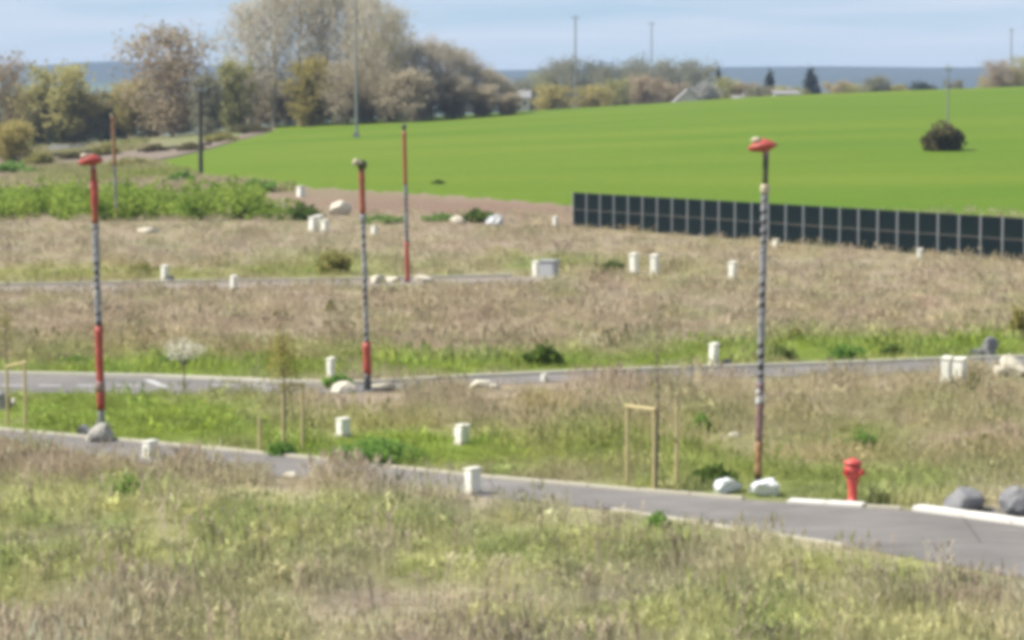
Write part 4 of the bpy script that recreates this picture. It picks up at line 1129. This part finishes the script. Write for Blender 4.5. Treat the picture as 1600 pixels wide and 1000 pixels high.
rock(0, 325, 12, 16, 'pale_rock', 'small white stone in the brambles at the edge of the picture', seed=29)
rock(455, 748, 26, 14, 'pale_rock', 'mauve pale stone on the near road', seed=30)

# ------------------------------------------------------------------ staked saplings
def sapling(px, row, top, wpx, m, label, k=160, trunk='bark', r=.022):
    p = G(px, row); s = ppm(p); h, wd = (row - top) / s, wpx / s
    t = thing('sapling', p, label, 'young tree')
    tr, cr = MB(), MB()
    tr.tube([(0, 0, -.05), (.02, 0, h * .4), (-.01, .01, h * .75), (.02, 0, h)], [r, r * .85, r * .5, .005], 8)
    for i in range(12):
        z = h * random.uniform(.45, .92); a = random.uniform(0, 6.28); L = wd * .5 * random.uniform(.5, 1) * (1.25 - z / h)
        e = Vector((math.cos(a) * L, math.sin(a) * L, z + L * 1.5))
        tr.tube([(0, 0, z), (e.x * .5, e.y * .5, z + L * .6), e], [.009, .006, .003], 5)
        leaf_cloud(cr, e * .9, wd * .3, wd * .3, h * .13, k // 6, .036, .55, 0)
    tr.build('trunk', M[trunk], t); cr.build('crown', LM[m], t)
def stake_frame(stakes, bar_, label):
    p = G(stakes[0][0], stakes[0][1])
    t = thing('tree_stakes', p, label, 'tree stakes')
    for px, row, top in stakes:
        q = G(px, row); h = (row - top) / ppm(q)
        MB().tube([(0, 0, -.1), (0, 0, h - .04), (0, 0, h)], [.032, .032, .022], 8).build('stake', M['wood'], t, loc=(q.x - p.x, q.y - p.y, 0), smooth=False)
    for a, b_ in bar_:
        A, B = [AT(x, r_, G(*st).y) - p for x, r_, st in (a, b_)]
        d = (B - A).normalized()
        MB().tube([A - d * .05 + Vector((0, -.045, 0)), B + d * .05 + Vector((0, -.045, 0))], [.03, .03], 6).build('crossbar', M['wood'], t)
sapling(1026, 768, 478, 40, 'bush_olive', 'thin nearly bare sapling tied between wooden stakes', 36)
stake_frame([(980, 758, 632), (1022, 768, 634), (1057, 766, 634)], [((980, 634, (980, 758)), (1022, 639, (1022, 768)))], 'three wooden stakes with a pale crossbar round the thin sapling')
sapling(444, 706, 498, 66, 'bush_yellow', 'yellowish leafy sapling before the middle road', 400)
stake_frame([(443, 706, 600), (473, 704, 596), (406, 708, 650)], [((443, 602, (443, 706)), (473, 600, (473, 704)))], 'brownish stakes and crossbar round the yellowish sapling')
sapling(287, 612, 536, 74, 'bush_cream', 'thin whitish flowering sapling beside the middle road', 330)
sapling(10, 632, 462, 44, 'bush_olive', 'bare brown sapling cut by the edge of the picture', 140)
stake_frame([(40, 668, 560), (12, 664, 570)], [((12, 572, (12, 664)), (40, 566, (40, 668)))], 'pale stakes beside the bare sapling at the edge of the picture')

# ------------------------------------------------------------------ the plant cover itself, kept clear of posts, stones and stakes
CLEAR = []
for o in C.objects:
    if o.parent is None and o.get('category') in ('post', 'box', 'hydrant', 'lamp post', 'rock', 'heap', 'tree stakes'):
        CLEAR.append((o.location.x, o.location.y, 0.38 if o['category'] != 'rock' else 0.5))
CLEAR = np.array(CLEAR)
def clear_scale(X, Y):
    s_ = np.ones(len(X))
    for x, y_, r_ in CLEAR:
        dx, dy = X - x * Y / y_, y_ - Y            # lower plants at the foot and a little towards the viewer, where they were trodden down
        k = (np.abs(dx) < r_) & (dy > -0.4) & (dy < 3.5)
        s_[k] = np.minimum(s_[k], 0.3)
    return s_
dry = lambda g, ye, X, Y: np.clip(1.12 - g, 0.03, 1)
grn = lambda g, ye, X, Y: np.clip(g * 1.3, 0.02, 1)
grass_layer('dry_grass', tuft_mesh('dry_near', 26, .24, .08, .30, .007, .45, GM, .3), 8000, 29, 50, 1.0, dry, 'thin dry stalks of the nearest meadow in front of the road')
grass_layer('green_grass', tuft_mesh('green_near', 36, .24, .06, .22, .011, .5, GM), 7000, 29, 50, 1.0, grn, 'fresh green grass growing through the nearest meadow')
grass_layer('dry_grass', tuft_mesh('dry_mid', 30, .30, .08, .30, .010, .35, GM, .3), 7500, 46, 72, 0.9, dry, 'dry grass between the near road and the middle road')
grass_layer('green_grass', tuft_mesh('green_mid', 40, .30, .06, .22, .016, .5, GM), 7500, 44, 72, 0.9, grn, 'green verge grass beside the near road')
grass_layer('dry_grass', tuft_mesh('dry_far', 36, .5, .08, .30, .018, .35, GM, .2), 10000, 66, 172, 0.9, dry, 'dry mauve grass covering the lots beyond the middle road')
grass_layer('green_grass', tuft_mesh('green_far', 40, .45, .06, .26, .026, .5, GM), 9000, 66, 172, 1.0, grn, 'green grass in strips beyond the middle road')
grass_layer('weeds', weed_mesh('weed_near', 26, .16, .20, .05, GM), 3500, 29, 62, 1.0, grn, 'small leafy weeds among the meadow grass')
stk = MB()
for i in range(6):
    a, rr = random.uniform(0, 6.28), .3 * random.random()
    x, y_, h = rr * math.cos(a), rr * math.sin(a), random.uniform(.45, .85)
    dx, dy = random.uniform(-.12, .12), random.uniform(-.12, .12)
    stk.tube([(x, y_, 0), (x + dx * .5, y_ + dy * .5, h * .6), (x + dx, y_ + dy, h)], [.006, .005, .003], 3)
    for q in range(2):
        b_ = random.uniform(0, 6.28); z0 = h * random.uniform(.7, .95); L = random.uniform(.04, .10)
        stk.tube([(x + dx * .8, y_ + dy * .8, z0), (x + dx + L * math.cos(b_), y_ + dy + L * math.sin(b_), z0 + L * 1.3)], [.003, .009], 3)
stk = stk.mesh('stalks', GM)
X, Y = scatter_pts(1500, 30, 52)
cs = clear_scale(X, Y); px, row = to_px(X, Y, 0 * X)
keep = (cs > .9) & (fbm(X * .5 + 90, Y * .5) > .5) & (rng.random(len(X)) < .45) & ~((px > 880) & (row - np.interp(px, N1X, N1R) < 40)) & (row > np.interp(px, N1X, N1R))
X, Y = X[keep], Y[keep]
q = rng.random((len(X), 1))
c = (np.array((.74, .66, .48)) * q + np.array((.55, .45, .34)) * (1 - q)) * rng.uniform(.8, 1.15, (len(X), 1))
sc = rng.uniform(.6, 1.1, len(X))
gn_scatter('dead_stalks', np.stack([X, Y, 0 * X], 1), np.stack([sc] * 3, 1), c, stk, 'dead stalks of last year standing in the nearest meadow')
# rough growth round the railway bed
k = 9000
X, Y = rng.uniform(-.24, -.085, k), 1 / rng.uniform(1 / 420, 1 / 160, k)
X = X * Y
Z = ground_z(X, Y)
px_, row_ = to_px(X, Y, Z)
bed_lo = np.interp(px_, [-300, 60, 200, 270, 330, 430], [262, 260, 258, 245, 231, 203]); bed_hi = np.interp(px_, [-300, 60, 200, 270, 330, 430], [246, 245, 238, 231, 223, 201])
ok = ~((row_ < bed_lo) & (row_ > bed_hi)) & (row_ > 203) & ~((px_ > 232) & (row_ < np.interp(px_, FX, FR))) & (row_ < 300)
X, Y, Z = X[ok], Y[ok], Z[ok]
q = np.clip(fbm(X * .12, Y * .06) * 2.2 - .6 + rng.normal(0, .12, len(X)), 0, 1)[:, None]
c = (np.array((.44, .35, .26)) * (1 - q) + np.array((.27, .30, .09)) * q) * rng.uniform(.8, 1.2, (len(X), 1))
sc = rng.uniform(.6, 1.5, len(X))
gn_scatter('rough_grass', np.stack([X, Y, Z], 1), np.stack([sc * 1.6, sc * 1.6, sc], 1), c, tuft_mesh('rough', 40, .55, .15, .5, .05, .5, GM), 'rough brown and green growth round the railway bed')

# ------------------------------------------------------------------ air
hz = MB(); hz.box(0, 3000, 45, 9600, 6800, 140)
hm = bpy.data.materials.new('haze'); hm.use_nodes = True
n, l = hm.node_tree.nodes, hm.node_tree.links
n.clear()
pv = n.new("ShaderNodeVolumePrincipled"); pv.inputs["Density"].default_value = 0.00015; pv.inputs["Color"].default_value = (0.53, 0.70, 1.0, 1)
ho = n.new("ShaderNodeOutputMaterial"); l.new(pv.outputs[0], ho.inputs["Volume"])
tag(hz.build('haze', hm), 'pale haze over the whole landscape', kind='stuff')
